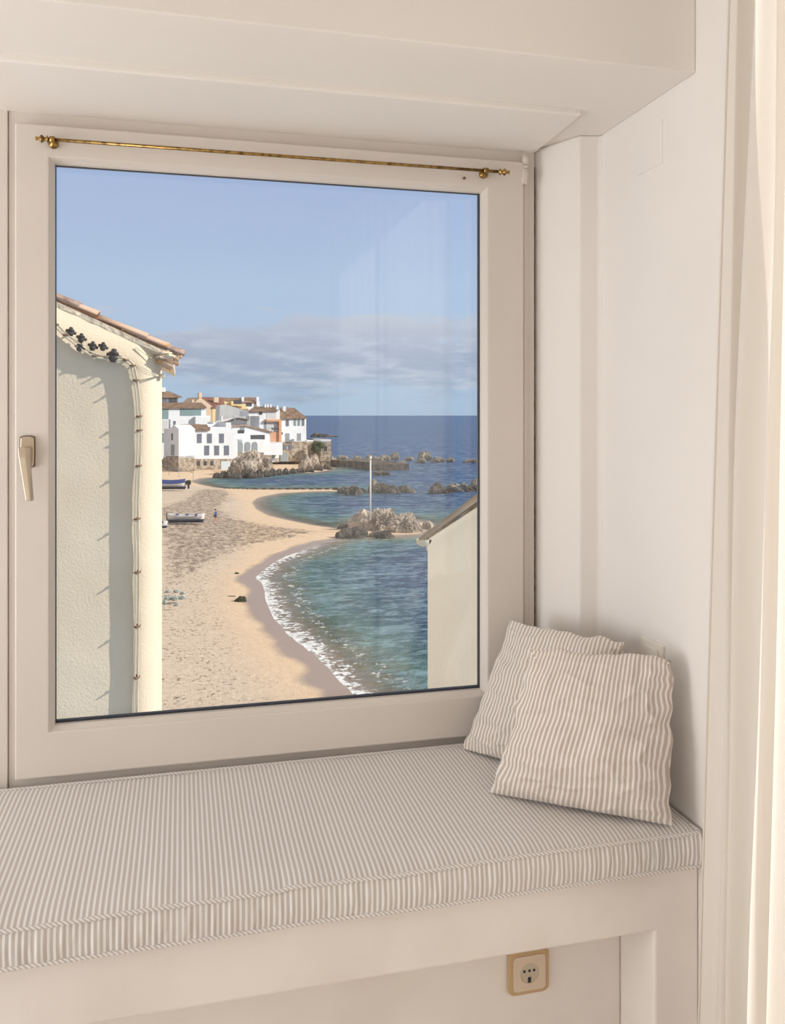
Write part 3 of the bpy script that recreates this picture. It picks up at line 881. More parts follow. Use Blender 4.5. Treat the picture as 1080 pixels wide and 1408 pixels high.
gl_ = n.new('ShaderNodeBsdfGlossy'); gl_.inputs['Roughness'].default_value = 0.18
lw_ = n.new('ShaderNodeLayerWeight'); lw_.inputs[0].default_value = 0.5
fr_ = math_(n, l, 'MULTIPLY_ADD', math_(n, l, 'POWER', lw_.outputs['Facing'], 4.0), 0.15, 0.04)
fr_ = math_(n, l, 'MULTIPLY', fr_, math_(n, l, 'SUBTRACT', 1.0, fm))
m1 = n.new('ShaderNodeMixShader'); l.new(fr_, m1.inputs[0]); l.new(df_.outputs[0], m1.inputs[1]); l.new(gl_.outputs[0], m1.inputs[2])
tr_ = n.new('ShaderNodeBsdfTransparent')
al = math_(n, l, 'MAXIMUM', math_(n, l, 'MULTIPLY_ADD', dist, 0.22, 0.16, True), fm)
m2 = n.new('ShaderNodeMixShader'); l.new(al, m2.inputs[0]); l.new(tr_.outputs[0], m2.inputs[1]); l.new(m1.outputs[0], m2.inputs[2])
l.new(m2.outputs[0], n['Material Output'].inputs[0])
bp = n.new('ShaderNodeBump'); bp.inputs['Distance'].default_value = 1.2; bp.inputs['Strength'].default_value = 1.0
h1 = math_(n, l, 'ADD', tex(n, l, co, 0.55, 7, 0.6, (0.5, 1, 1)), math_(n, l, 'MULTIPLY', tex(n, l, co, 0.09, 4, 0.5, (0.5, 1, 1)), 2.0))
l.new(h1, bp.inputs['Height']); l.new(bp.outputs[0], df_.inputs['Normal']); l.new(bp.outputs[0], gl_.inputs['Normal'])
M['sea'] = wm
xw = np.concatenate([-np.geomspace(20000, 30, 24), np.arange(-28, -4, 2.0), np.arange(-4, 34, 0.3), np.arange(34, 90, 3), np.geomspace(92, 20000, 24)])
yw = np.concatenate([np.arange(24, 62, 0.3), np.arange(62, 200, 1.0), np.arange(200, 300, 6), np.geomspace(306, 30000, 30)])
def surf(X, Y):
    # foam only along the near cove; dies out towards the rocks
    p = [ground(u, v)[:2] for u, v in ((418, 756), (470, 739))]
    return np.clip((p[0][1] + 12 - Y) / 14, 0, 1)
sea = grid_obj('sea', xw, yw, lambda X, Y: np.full(X.shape, SEA) + 0.0, {
    'offshore': lambda X, Y: np.maximum(-signed(X, Y), 0), 'surf': surf}, M['sea'])
struct(sea, 'blue sea with green shallows and a white line of surf')
SC_SEA = sea

# ------------------------------------------------------------------ rocks
def lump(bm, c, sx, sy, sz, seed, sub=4, rough=0.35, rotz=0.0):
    r = bmesh.ops.create_icosphere(bm, subdivisions=sub, radius=1)
    cs, sn = math.cos(rotz), math.sin(rotz)
    for v in r['verts']:
        p = v.co.copy()
        s = Vector((seed * 3.1, seed * 1.7, seed))
        d = mnoise.noise(p * 1.2 + s) * 0.55
        rg = 1 - abs(mnoise.noise(p * 2.4 + s)) * 2
        cell = mnoise.voronoi(p * 2.1 + s)[0][0]
        w_ = p + Vector((d, -d, d)) * .35
        rg2 = 1 - abs(mnoise.noise(w_ * 3.3 + s)) * 3
        dd = mnoise.voronoi(w_ * 2.6 + s)[0]
        crack = min(0.0, (dd[1] - dd[0]) * 3.0 - 0.45)
        d += rough * (0.30 * rg + 0.35 * rg2 + 0.7 * (0.35 - cell) + 1.5 * crack) + 0.09 * mnoise.noise(p * 7 + s) + 0.05 * mnoise.noise(p * 15 + s)
        q = p * (1 + d * 0.55)
        q.z = max(q.z, -0.35)
        x, y = q.x * sx, q.y * sy
        v.co = Vector((c[0] + x * cs - y * sn, c[1] + x * sn + y * cs, c[2] + q.z * sz))
def rock(name, label, m, lumps, group=None, cat='rock', z=None):
    """lumps: (u0, u1, vtop, vbase[, depth ratio]) measured in the photo and set on the sea or beach"""
    bm = bmesh.new(); c0 = None
    for i, lp in enumerate(lumps):
        u0, u1, vt, vb = lp[:4]; dr_ = lp[4] if len(lp) > 4 else 0.8
        g0 = ground((u0 + u1) / 2, vb, z)
        zc = depth_at(vb) if z is None else (EYE.z - z) * F / (vb - 571)
        w = (u1 - u0) / 2 * zc / F; hgt = (vb - vt) * zc / F
        g0.y += w * dr_ * 0.5
        if c0 is None: c0 = g0.copy()
        sz = hgt / 1.2
        lump(bm, (g0.x - c0.x, g0.y - c0.y, 0.18 * sz - .1), w, w * dr_, sz, random.random() * 40, 5 if (u1 - u0) > 30 else 4 if (u1 - u0) > 9 else 3)
    o = link(name, bm, m, None, False)
    o.location = c0
    return tag(o, label, cat, group)
Z5 = lambda X, Y: (420 + X / 4.32, 560 + Y / 4.32)
def r5(x0, x1, y0, y1, *a):
    u0, v0 = Z5(x0, y0); u1, v1 = Z5(x1, y1)
    return (u0, u1, v0, v1, *a)
rock('rock_islet', 'big pale craggy rock outcrop at the tip of the sand spit below the pole', M['rock'],
     [r5(268, 480, 612, 735, .7), r5(370, 560, 603, 740, .7), r5(480, 700, 632, 745, .5), r5(270, 400, 650, 732, .6), r5(420, 560, 680, 745, .5), r5(560, 705, 660, 748, .4), r5(690, 765, 668, 722, .6)], cat='rock outcrop')
rock('boulder', 'low dark boulder in the shallows left of the big outcrop', M['rock_low'], [r5(185, 300, 715, 778, .5), r5(240, 375, 706, 775, .5)])
rock('boulder', 'small low boulder in the shallows in front of the big outcrop', M['rock_low'], [r5(385, 480, 724, 768, .6), r5(425, 535, 734, 778, .6)])
rock('boulder', 'small dark rock touching the left side of the big outcrop', M['rock_low'], [r5(196, 275, 690, 725, .6)])
rock('rock_reef', 'long jagged reef running out from the far sand spit behind the pole', M['rock_far'],
     [r5(375, 450, 432, 505, .8), r5(385, 520, 452, 510, .5), r5(470, 570, 462, 512, .5), r5(545, 640, 462, 508, .5), r5(600, 668, 482, 508, .5)], cat='reef')
rock('rock_reef', 'low brown reef left of the pole at the end of the far sand spit', M['rock_low'],
     [r5(195, 290, 470, 512, .7), r5(240, 340, 465, 522, .6), r5(300, 366, 480, 512, .5)], cat='reef')
rock('rock_reef', 'dark reef to the right of the gap of white water', M['rock_low'], [r5(738, 810, 465, 515, .7), r5(750, 850, 452, 512, .7), r5(790, 885, 478, 512, .7)], cat='reef')
rock('rock_reef', 'flat greenish reef near the right edge of the window view', M['rock_far'], [r5(850, 965, 452, 500, 1.0), r5(900, 1000, 450, 500, 1.0), r5(950, 1050, 462, 500, 1.0)], cat='reef')
rock('boulder', 'upright boulder on the reef at the right edge of the window view', M['rock_far'], [r5(985, 1050, 425, 488, .8)])
rock('boulder', 'low dark rock alone in the water in front of the quay', M['rock_low'], [r5(405, 512, 372, 406, .5)])
for (a, b_, c, d, lab) in ((185, 258, 284, 316, 'smooth pale boulder nearest the stone tower'), (280, 338, 286, 320, 'heap of small pale rocks behind the quay'),
                           (350, 432, 280, 322, 'wide pale boulder behind the quay, left of the pole top'), (440, 508, 281, 322, 'dark boulder between two pale ones behind the quay'),
                           (502, 563, 267, 312, 'round pale boulder at the outer end of the quay'), (548, 606, 318, 345, 'low rock in the water off the quay end'),
                           (590, 645, 292, 318, 'thin low reef left of the tall round offshore boulder'), (670, 752, 258, 316, 'tall round pale boulder standing offshore'),
                           (660, 720, 300, 332, 'low rocks at the left foot of the tall offshore boulder'), (758, 838, 294, 328, 'brown rock right of the tall round offshore boulder'),
                           (840, 888, 297, 326, 'small rock farthest from the quay in the line of boulders'), (945, 1040, 308, 330, 'faint low reef at the right edge, level with the quay'),
                           (405, 470, 296, 326, 'small brown rock on the quay behind the pole top')):
    rock('boulder', lab, M['rock_far'], [r5(a, b_, c, d, .7)], 'boulders along the breakwater')
rock('rock_reef', 'dark reef with white surf far out beside the last house', M['rock_low'], [(428, 446, 595.5, 600.8, 1.0), (438, 457, 597, 600.8, 1.0), (450, 465, 598.5, 600.8, 1.0)], cat='reef')
Z1 = lambda X, Y: (210 + X / 4.154, 500 + Y / 4.154)
def r1(x0, x1, y0, y1, *a):
    u0, v0 = Z1(x0, y0); u1, v1 = Z1(x1, y1)
    return (u0, u1, v0, v1, *a)
rock('boulder', 'huge pale boulder in front of the arched white house', M['rock'], [r1(440, 600, 530, 640, .5), r1(500, 640, 500, 628, .7), r1(590, 690, 540, 625, .6)])
rock('boulder', 'huge rounded boulder below the stone-based house on the right', M['rock'], [r1(835, 920, 525, 612, .7)])
rock('boulder', 'upright boulder leaning behind the huge rounded one left of the stone tower', M['rock'], [r1(885, 955, 512, 596, .6)])
rock('boulder', 'rounded boulder at the foot of the stone tower', M['rock'], [r1(950, 1015, 525, 560, .7)])
ORD = 'first second third fourth fifth sixth seventh eighth ninth tenth eleventh twelfth thirteenth fourteenth fifteenth sixteenth'.split()
# rocky rim of the far cove
for k, (x0, x1, y0, y1) in enumerate(((345, 400, 618, 652), (385, 430, 610, 655), (420, 470, 605, 655), (460, 510, 612, 658), (500, 555, 604, 655), (545, 600, 610, 656),
                                      (590, 640, 600, 652), (630, 680, 606, 648), (665, 715, 598, 642), (705, 750, 600, 638), (740, 790, 598, 634), (780, 830, 596, 628), (820, 880, 594, 622),
                                      (870, 930, 590, 620), (920, 980, 575, 612), (975, 1030, 570, 606))):
    rock('boulder', ORD[k] + ' boulder from the left in the dark row edging the far cove', M['rock_low'], [r1(x0, x1 - 5, y0, y1, .55)], 'boulders edging the far cove')
for k in range(11):
    x0 = 575 + k * 45
    rock('stone', ORD[k] + ' small dark stone from the left bordering the far sand spit', M['rock_low'], [r1(x0, x0 + 34 + (k % 3) * 4, 704 + (k % 2) * 3, 722, .8)], 'stones bordering the far sand spit', 'stone')
for k in range(7):
    x0 = 405 + k * 26
    rock('stone', ORD[k] + ' small stone from the left lying on the near edge of the far sand spit', M['rock_low'], [r1(x0 + 0, x0 + 16, 708 , 717, .8)], 'stones on the far sand spit', 'stone')
# pile of greenish stones on the beach
Z4 = lambda X, Y: (220 + X / 3.912, 640 + Y / 3.912)
def r4(x0, x1, y0, y1, *a):
    u0, v0 = Z4(x0, y0); u1, v1 = Z4(x1, y1)
    return (u0, u1, v0, v1, *a)
for (q, lab) in zip([(72, 108, 648, 674), (28, 58, 652, 676), (105, 140, 662, 684), (62, 98, 678, 716), (95, 140, 680, 710), (20, 62, 685, 715), (12, 40, 705, 732), (75, 104, 724, 747), (0, 20, 668, 700)],
                    ['topmost grey-green stone of the pile on the sand', 'grey-green stone at the upper left of the pile', 'small grey-green stone at the upper right of the pile', 'darkest stone in the middle of the grey-green pile',
                     'flat pale stone at the right end of the grey-green pile', 'wide pale stone at the left of the grey-green pile', 'stone at the lower left of the grey-green pile', 'lowest grey-green stone, apart from the pile', 'grey-green stone half hidden by the cream house corner']):
    q = (q[0], q[1], q[2] + (q[3] - q[2]) * .4, q[3])
    rock('stone', lab, M['rock_green'], [r4(*q, .8)], 'grey-green stones on the beach', 'stone', SEA + 0.7)
# seaweed clump with a stick on the wet sand
o = rock('seaweed_clump', 'dark clump of seaweed lying at the edge of the wet sand', M['weed'], [r4(405, 468, 696, 732, .7)], None, 'seaweed', SEA + 0.12)
o = rock('driftwood', 'dark stick trailing left from the clump of seaweed', M['weed'], [r4(355, 408, 694, 706, .15)], None, 'stick', SEA + 0.12)
o = rock('seaweed_clump', 'tiny scrap of seaweed by the upper wet sand', M['weed'], [r4(402, 426, 568, 582, .6)], None, 'seaweed', SEA + 0.12)

# quay (jetty)
bm = bmesh.new()
for (xa, ya, xb, yb_, h_) in ((150, 350, 330, 362, 1.6), (330, 362, 400, 378, 1.5), (395, 376, 540, 370, 1.9)):
    ua, va = Z5(xa, ya); ub, vb_ = Z5(xb, yb_)
    p, q = ground(ua, va), ground(ub, vb_)
    d = (q - p); nn = Vector((-d.y, d.x, 0)).normalized() * 9
    add_prism(bm, [p - Vector((0, 0, 1)), q - Vector((0, 0, 1)), q + nn - Vector((0, 0, 1)), p + nn - Vector((0, 0, 1))], (0, 0, 1 + h_))
tag(link('quay', bm, M['darkstone']), 'low dark stone quay reaching out from the tower', 'quay')

# pole on the outcrop
pu, pv = 509.6, 703
pz = depth_at(739)
pb = at(pu, pv, pz + 2.5); pt_ = at(pu, 632, pz + 2.5)
pole = thing('beacon_pole', 'tall thin white pole standing on the big rock outcrop', 'pole', pb)
bm = bmesh.new(); add_tube(bm, [(0, 0, -1.0), (0, 0, pt_.z - pb.z)], 0.085, 10)
o = link('shaft', bm, M['boat_white'], None, True); o.parent = pole
bm = bmesh.new(); add_tube(bm, [(0, 0, pt_.z - pb.z - .02), (0, 0, pt_.z - pb.z + .35)], 0.14, 10)
o = link('cap', bm, M['boat_white'], None, True); o.parent = pole

# ------------------------------------------------------------------ boats
def boat(name, label, u0, u1, vb, z, length_scale, yaw, hullm, coverm, blue):
    a, b_ = ground(u0, vb, z), ground(u1, vb, z)
    c = (a + b_) / 2; L = (b_ - a).length * length_scale
    t = thing(name, label, 'boat', c)
    t.rotation_euler = (0, 0, yaw)
    def hull(L, Wd, H, y_off, zlo, zhi, sheer):
        bm = bmesh.new(); rows = []
        n_ = 18
        for i in range(n_ + 1):
            s = i / n_; x = (s - 0.5) * L
            w = Wd / 2 * (math.sin(PI * min(1, 0.08 + s * 0.92)) ** 0.55)
            zz = sheer * (2 * s - 1) ** 2
            prof = []
            for k in range(9):
                q = (k / 8) * 2 - 1
                hh = zlo + (zhi + zz - zlo) * abs(q) ** 1.6
                prof.append(bm.verts.new((x * (1 if abs(q) > .5 else 0.96), q * w * (0.75 + .25 * abs(q)) if True else 0, hh)))
            rows.append(prof)
        for i in range(n_):
            for k in range(8):
                bm.faces.new((rows[i][k], rows[i + 1][k], rows[i + 1][k + 1], rows[i][k + 1]))
        bm.faces.new([r_ for r_ in rows[0]]); bm.faces.new(list(reversed([r_ for r_ in rows[-1]])))
        return bm, rows
    Wd = L * 0.36
    bm, _ = hull(L, Wd, 0, 0, 0.15, L * 0.15 + .25, L * .04)
    o = link('hull', bm, hullm, None, True); o.parent = t
    bm, _ = hull(L * 0.97, Wd * 0.93, 0, 0, 0.03, L * 0.075 + .1, 0)
    o = link('keel', bm, M['boat_dark'], None, True); o.parent = t
    bm = bmesh.new()
    n_ = 16; top = []; 
    for i in range(n_ + 1):
        s = i / n_; x = (s - 0.5) * L * 0.94
        w = Wd / 2 * (math.sin(PI * min(1, 0.08 + s * 0.92)) ** 0.55) * .93
        z0 = L * 0.15 + .22 + L * .04 * (2 * s - 1) ** 2
        top.append([bm.verts.new((x, -w, z0 - .05)), bm.verts.new((x, 0, z0 + (0.6 if blue else -.05))), bm.verts.new((x, w, z0 - .05))])
    for i in range(n_):
        for k in range(2): bm.faces.new((top[i][k], top[i + 1][k], top[i + 1][k + 1], top[i][k + 1]))
    o = link('cover' if blue else 'deck', bm, coverm, None, True); o.parent = t
    if not blue:
        for x in (-.25, 0.02, .27):
            bm = bmesh.new(); add_box(bm, x * L - .16, x * L + .16, -Wd * .42, Wd * .42, L * .15 + .2, L * .15 + .36, .02)
            o = link('bench_seat', bm, M['boat_blue'], None); o.parent = t
    bm = bmesh.new()
    pts = []
    for i in range(n_ + 1):
        s = i / n_; pts.append(((s - .5) * L, -Wd / 2 * (math.sin(PI * min(1, 0.08 + s * 0.92)) ** 0.55), L * .15 + .25 + L * .04 * (2 * s - 1) ** 2))
    add_tube(bm, pts, 0.05, 6)
    add_tube(bm, [(p[0], -p[1], p[2]) for p in pts], 0.05, 6)
    o = link('gunwale', bm, M['boat_white'] if not blue else M['boat_blue'], None, True); o.parent = t
    return t, L, Wd
bt, L, Wd = boat('rowing_boat', 'white open rowing boat with dark keel lying on the sand near the walker', 231, 281, 719, SEA + .65, 1.0, -0.12, M['boat_white'], M['greydoor'], False)
bm = bmesh.new(); add_tube(bm, [(-L / 2 - .02, 0, .1), (-L / 2 - .08, 0, L * .15 + .55)], .07, 8)
o = link('stem_post', bm, M['boat_dark'], None); o.parent = bt
bt, L, Wd = boat('motor_boat', 'small boat under a blue cover with a black outboard motor', 214, 256, 673, SEA + .7, 1.0, -0.16, M['boat_white'], M['boat_blue'], True)
om = None
bm = bmesh.new(); add_box(bm, L / 2 - .05, L / 2 + .75, -.3, .3, L * .15, L * .15 + .75, .15); add_box(bm, L / 2 + .2, L / 2 + .5, -.1, .1, .1, L * .15 + .1, .03)
o = link('outboard_motor', bm, M['black'], None); o.parent = bt
bt, L, Wd = boat('rowing_boat', 'white boat mostly hidden behind the corner of the cream house', 196, 230, 727, SEA + .65, 1.0, 0.1, M['boat_white'], M['greydoor'], False)

# ------------------------------------------------------------------ the walker
def walker():
    zc_g = ground(296.5, 719, SEA + .68)
    H = 1.62
    s = H
    J = [(0, 0, .53), (0, 0, .62), (0, .005, .74), (0, .0, .81), (0, .01, .85), (0, .02, .90), (0, .01, .955),      # 0 pelvis..6 head top
         (-.05, 0, .50), (-.06, .07, .28), (-.06, .04, .05), (-.06, .10, .02),                                     # 7-10 leg
         (.05, 0, .50), (.06, .03, .27), (.06, -.09, .06), (.06, -.05, .02),                                        # 11-14 leg
         (-.105, 0, .80), (-.13, -.03, .64), (-.12, .05, .52), (.105, 0, .80), (.13, .02, .64), (.12, .10, .53)]    # arms
    E = [(0, 1), (1, 2), (2, 3), (3, 4), (4, 5), (5, 6), (0, 7), (7, 8), (8, 9), (9, 10), (0, 11), (11, 12), (12, 13), (13, 14), (3, 15), (15, 16), (16, 17), (3, 18), (18, 19), (19, 20)]
    Rr = [.085, .075, .085, .07, .032, .055, .045, .055, .038, .025, .02, .055, .038, .025, .02, .035, .027, .02, .035, .027, .02]
    me = bpy.data.meshes.new('person'); me.from_pydata([Vector(p) * s for p in J], E, []); 
    o = bpy.data.objects.new('person', me); COL.objects.link(o)
    me.materials.append(M['skin'])
    sk_ = o.modifiers.new('skin', 'SKIN')
    for i, d in enumerate(me.skin_vertices[0].data if me.skin_vertices else []):
        d.radius = (Rr[i] * s, Rr[i] * s); 
    if me.skin_vertices: me.skin_vertices[0].data[0].use_root = True
    ss = o.modifiers.new('sub', 'SUBSURF'); ss.levels = 1; ss.render_levels = 1
    o.location = zc_g; o.rotation_euler = (0, 0, 0.7)
    tag(o, 'person in a blue top walking on the sand to the right of the white boat', 'person')
    bm = bmesh.new(); add_tube(bm, [(0, 0, .55 * s), (0, 0, .66 * s), (0, 0, .76 * s), (0, 0, .825 * s)], 0, 14, True, [.098 * s, .09 * s, .115 * s, .07 * s])
    c = link('blue_top', bm, M['shirt'], None, True); c.parent = o
    bm = bmesh.new(); r_ = bmesh.ops.create_uvsphere(bm, u_segments=12, v_segments=8, radius=.06 * s)
    for v in r_['verts']: v.co += Vector((0, -.012, .945 * s))
    c = link('hair', bm, M['hair'], None, True); c.parent = o
    bm = bmesh.new(); add_tube(bm, [(0, 0, .44 * s), (0, 0, .56 * s)], 0, 14, True, [.11 * s, .096 * s])
    c = link('shorts', bm, M['boat_dark'], None, True); c.parent = o
try:
    walker()
except Exception as e:
    print('walker', e)

# ------------------------------------------------------------------ far village
class House:
    def __init__(s, name, label, u, vb, zc, alpha, cat='house', of=None):
        s.O = at(u, vb, zc); s.n = Vector((math.sin(alpha), -math.cos(alpha), 0)); s.ex = Vector((math.cos(alpha), math.sin(alpha), 0))
        s.t = of.t if of else thing(name, label, cat, s.O)
        s.shift = s.O - of.O if of else Vector()
    def loc(s, u, v):
        p = on_plane(u, v, s.O, s.n) - s.O
        return p.dot(s.ex), p.z
    def part(s, name, bm, m):
        o = link(name, bm, m, None); o.parent = s.t; o.location = s.shift; return o
    def wall(s, pts, depth, m, name='wall', off=0.0):
        bm = bmesh.new()
        P = []
        for u, v in pts:
            x, z = s.loc(u, v); P.append(s.ex * x + Vector((0, 0, z)) + s.n * off)
        add_prism(bm, P, -s.n * depth)
        return s.part(name, bm, m)
    def rect(s, u0, v0, u1, v1, m, name, proud=0.06, thick=0.12, parent=None):
        bm = bmesh.new()
        x0, z1 = s.loc(u0, v0); x1, z0 = s.loc(u1, v1)
        P = [s.ex * x + Vector((0, 0, z)) + s.n * proud for x, z in ((x0, z0), (x1, z0), (x1, z1), (x0, z1))]
        add_prism(bm, P, -s.n * thick)
        return s.part(name, bm, m)
    def arch(s, u0, v0, u1, v1, m, name):
        bm = bmesh.new()
        x0, z1 = s.loc(u0, v0); x1, z0 = s.loc(u1, v1)
        r = (x1 - x0) / 2; cx_ = (x0 + x1) / 2
        P = [(x0, z0), (x1, z0)] + [(cx_ + r * math.cos(PI * k / 10), z1 - r + r * math.sin(PI * k / 10)) for k in range(11)]
        add_prism(bm, [s.ex * x + Vector((0, 0, z)) + s.n * .06 for x, z in P], -s.n * .12)
        return s.part(name, bm, m)
    def window(s, u0, v0, u1, v1, m=None, name='window'):
        o = s.rect(u0 - .3, v0 - .3, u1 + .3, v1 + .3, M['white'], name, .05, .1)
        bm = bmesh.new()
        x0, z1 = s.loc(u0, v0); x1, z0 = s.loc(u1, v1)
        add_prism(bm, [s.ex * x + Vector((0, 0, z)) + s.n * .09 for x, z in ((x0, z0), (x1, z0), (x1, z1), (x0, z1))], -s.n * .1)
        p = link('pane', bm, m or M['pane'], None); p.parent = o
        return o
    def roof(s, el, er, rl, rr, back, m, thick=0.35, over=0.5):
        """slab rising from the eave (el, er: pixel points on the facade) back to the ridge (rl, rr: pixel points at depth `back`)"""
        ps = []
        for (u, v), d in ((el, -over), (er, -over), (rr, back), (rl, back)):
            q = on_plane(u, v, s.O - s.n * d, s.n); ps.append(q - s.O)
        bm = bmesh.new(); add_prism(bm, ps, (0, 0, -thick))
        return s.part('roof', bm, m)
    def chimney(s, u0, u1, v0, v1, back, m):
        ps = []
        for u, v in ((u0, v1), (u1, v1), (u1, v0), (u0, v0)):
            ps.append(on_plane(u, v, s.O - s.n * back, s.n) - s.O)
        bm = bmesh.new(); add_prism(bm, ps, -s.n * 0.8)
        return s.part('chimney', bm, m)
def z1(*q): return [Z1(x, y) for x, y in q]
def w1(h, x0, y0, x1, y1, m=None, name='window'):
    u0, v0 = Z1(x0, y0); u1, v1 = Z1(x1, y1); return h.window(u0, v0, u1, v1, m, name)
def q1(h, x0, y0, x1, y1, m, name, proud=.06, thick=.12):
    u0, v0 = Z1(x0, y0); u1, v1 = Z1(x1, y1); return h.rect(u0, v0, u1, v1, m, name, proud, thick)

AL = R(22)
h = House('house', 'white house with two rows of blue windows above a rubble stone base', *Z1(150, 640), 188, AL)
h.wall(z1((150, 546), (485, 546), (485, 378), (448, 378), (448, 336), (418, 336), (418, 362), (330, 362), (330, 374), (150, 374)), 9, M['white'])
h.wall(z1((148, 640), (487, 640), (487, 544), (148, 544)), 9.3, M['stonewall'], 'stone_base', .08)
h.wall(z1((310, 362), (448, 362), (448, 336), (392, 336), (392, 345), (318, 345)), .3, M['white'], 'parapet', -4.5)
h.roof(Z1(135, 378), Z1(328, 375), Z1(140, 348), Z1(308, 344), 5, M['roof'], .3)
for x in (195, 253, 311, 380): w1(h, x, 400, x + 27, 453)
for x in (208, 295, 352, 408): w1(h, x, 468, x + 28, 523)
for x in (250, 289, 327): w1(h, x, 557, x + 20, 582, M['pane_dark'])
h.arch(*Z1(190, 560), *Z1(223, 616), M['shutter'], 'door')
q1(h, 390, 558, 441, 612, M['shutter'], 'garage_door', .16)
h.chimney(*[Z1(135, 0)[0], Z1(152, 0)[0]], Z1(0, 342)[1], Z1(0, 362)[1], 1.5, M['white'])
# its gabled left wing
h = House('', '', *Z1(97, 640), 189, R(-62), of=h)
h.wall(z1((97, 540), (149, 540), (149, 374), (122, 350), (97, 372)), 4, M['white'])
h.wall(z1((80, 618), (149, 618), (149, 528), (80, 528)), 4, M['stonewall'], 'stone_base', .05)
w1(h, 108, 398, 118, 438); w1(h, 106, 462, 126, 525, M['greydoor'], 'door')

h = House('house', 'modern white house with green glazing and flat tiled eaves behind the cream wall', *Z1(40, 640), 206, AL)
h.wall(z1((20, 545), (330, 545), (330, 298), (305, 298), (305, 246), (20, 246)), 12, M['white'])
h.roof(Z1(20, 248), Z1(308, 247), Z1(20, 222), Z1(278, 222), 7, M['roof'], .4)
w1(h, 50, 253, 90, 316, M['pane_green']); w1(h, 157, 253, 277, 297, M['pane_green']); w1(h, 52, 322, 86, 388, M['greywhite']); w1(h, 52, 396, 86, 450, M['pane_green'])
w1(h, 118, 328, 132, 350, M['pane'])
q1(h, 235, 303, 318, 345, M['white'], 'balcony', 1.2, 1.2)
q1(h, 96, 318, 100, 520, M['greydoor'], 'drainpipe', .2, .2)
h = House('house', 'small tiled rooftop pavilion with dark glazing above the modern white house', *Z1(40, 230), 214, AL)
h.wall(z1((20, 225), (145, 225), (145, 187), (20, 187)), 6, M['greydoor'])
h.roof(Z1(20, 190), Z1(168, 188), Z1(40, 156), Z1(90, 157), 4, M['roof'], .3)
w1(h, 52, 190, 84, 220, M['pane']); w1(h, 90, 192, 140, 222, M['pane_dark'])
h.chimney(Z1(52, 0)[0], Z1(75, 0)[0], Z1(0, 136)[1], Z1(0, 162)[1], 2.5, M['white'])
rock('shrub', 'green rooftop shrub beside the small pavilion', M['shrub'], [], None, 'shrub') if False else None

h = House('house', 'beige gabled house with a dark red roof at the top of the village', *Z1(240, 340), 232, AL)
h.wall(z1((238, 345), (342, 345), (342, 245), (272, 192), (238, 225)), 9, M['beige'])
h.wall(z1((340, 345), (392, 345), (392, 248), (340, 248)), 8, M['yellow'], 'side_wall', .1)
h.roof(Z1(338, 250), Z1(418, 249), Z1(272, 190), Z1(400, 194), 5, M['roof_red'], .3, .3)
w1(h, 352, 262, 366, 290, M['beige'], 'window')
h.chimney(Z1(264, 0)[0], Z1(282, 0)[0], Z1(0, 166)[1], Z1(0, 194)[1], .5, M['beige'])
h.chimney(Z1(352, 0)[0], Z1(378, 0)[0], Z1(0, 192)[1], Z1(0, 222)[1], 1.5, M['beige'])
h.chimney(Z1(224, 0)[0], Z1(238, 0)[0], Z1(0, 205)[1], Z1(0, 232)[1], .5, M['beige'])

h = House('house', 'brown-roofed house with a yellow dormer terrace behind the grey gable wall', *Z1(385, 340), 245, AL)
h.wall(z1((385, 345), (545, 345), (545, 255), (520, 232), (385, 212)), 5, M['yellow'])
h.roof(Z1(385, 262), Z1(548, 262), Z1(375, 193), Z1(500, 195), 7, M['roof'], .4, .3)
q1(h, 452, 208, 500, 236, M['pane_dark'], 'terrace_opening', .9, .3)
q1(h, 440, 214, 452, 240, M['yellow'], 'dormer_side', 1.1, .5)
q1(h, 445, 232, 524, 240, M['yellow'], 'parapet', 1.2, .5)

h = House('house', 'white topmost house with brown roof and twin chimneys', *Z1(505, 300), 252, AL)
h.wall(z1((505, 300), (612, 300), (612, 216), (505, 216)), 8, M['white'])
h.roof(Z1(500, 220), Z1(600, 218), Z1(505, 192), Z1(588, 193), 4, M['roof'], .3, .4)
w1(h, 531, 223, 566, 244, M['pane_dark']); w1(h, 584, 222, 596, 231, M['pane_dark'])
h.chimney(Z1(510, 0)[0], Z1(522, 0)[0], Z1(0, 190)[1], Z1(0, 216)[1], .5, M['white'])
h.chimney(Z1(594, 0)[0], Z1(608, 0)[0], Z1(0, 190)[1], Z1(0, 240)[1], -.6, M['white'])

h = House('house', 'tall blank grey-white gable wall in the middle of the village', *Z1(380, 400), 222, R(10))
h.wall(z1((380, 400), (632, 400), (632, 300), (548, 274), (418, 233), (384, 242)), 5, M['greywhite'])
h = House('house', 'low white house with small chimneys below the blank grey gable', *Z1(390, 400), 212, AL)
h.wall(z1((392, 400), (540, 400), (540, 322), (490, 308), (392, 330)), 4, M['white'])
h.roof(Z1(390, 335), Z1(492, 311), Z1(392, 328), Z1(492, 306), 1.5, M['roof'], .25, .2)
h.roof(Z1(488, 311), Z1(542, 322), Z1(488, 306), Z1(540, 318), 1.5, M['roof'], .25, .2)
for x in (392, 466, 542): h.chimney(Z1(x, 0)[0], Z1(x + 10, 0)[0], Z1(0, 298)[1], Z1(0, 326)[1], -.3, M['white'])

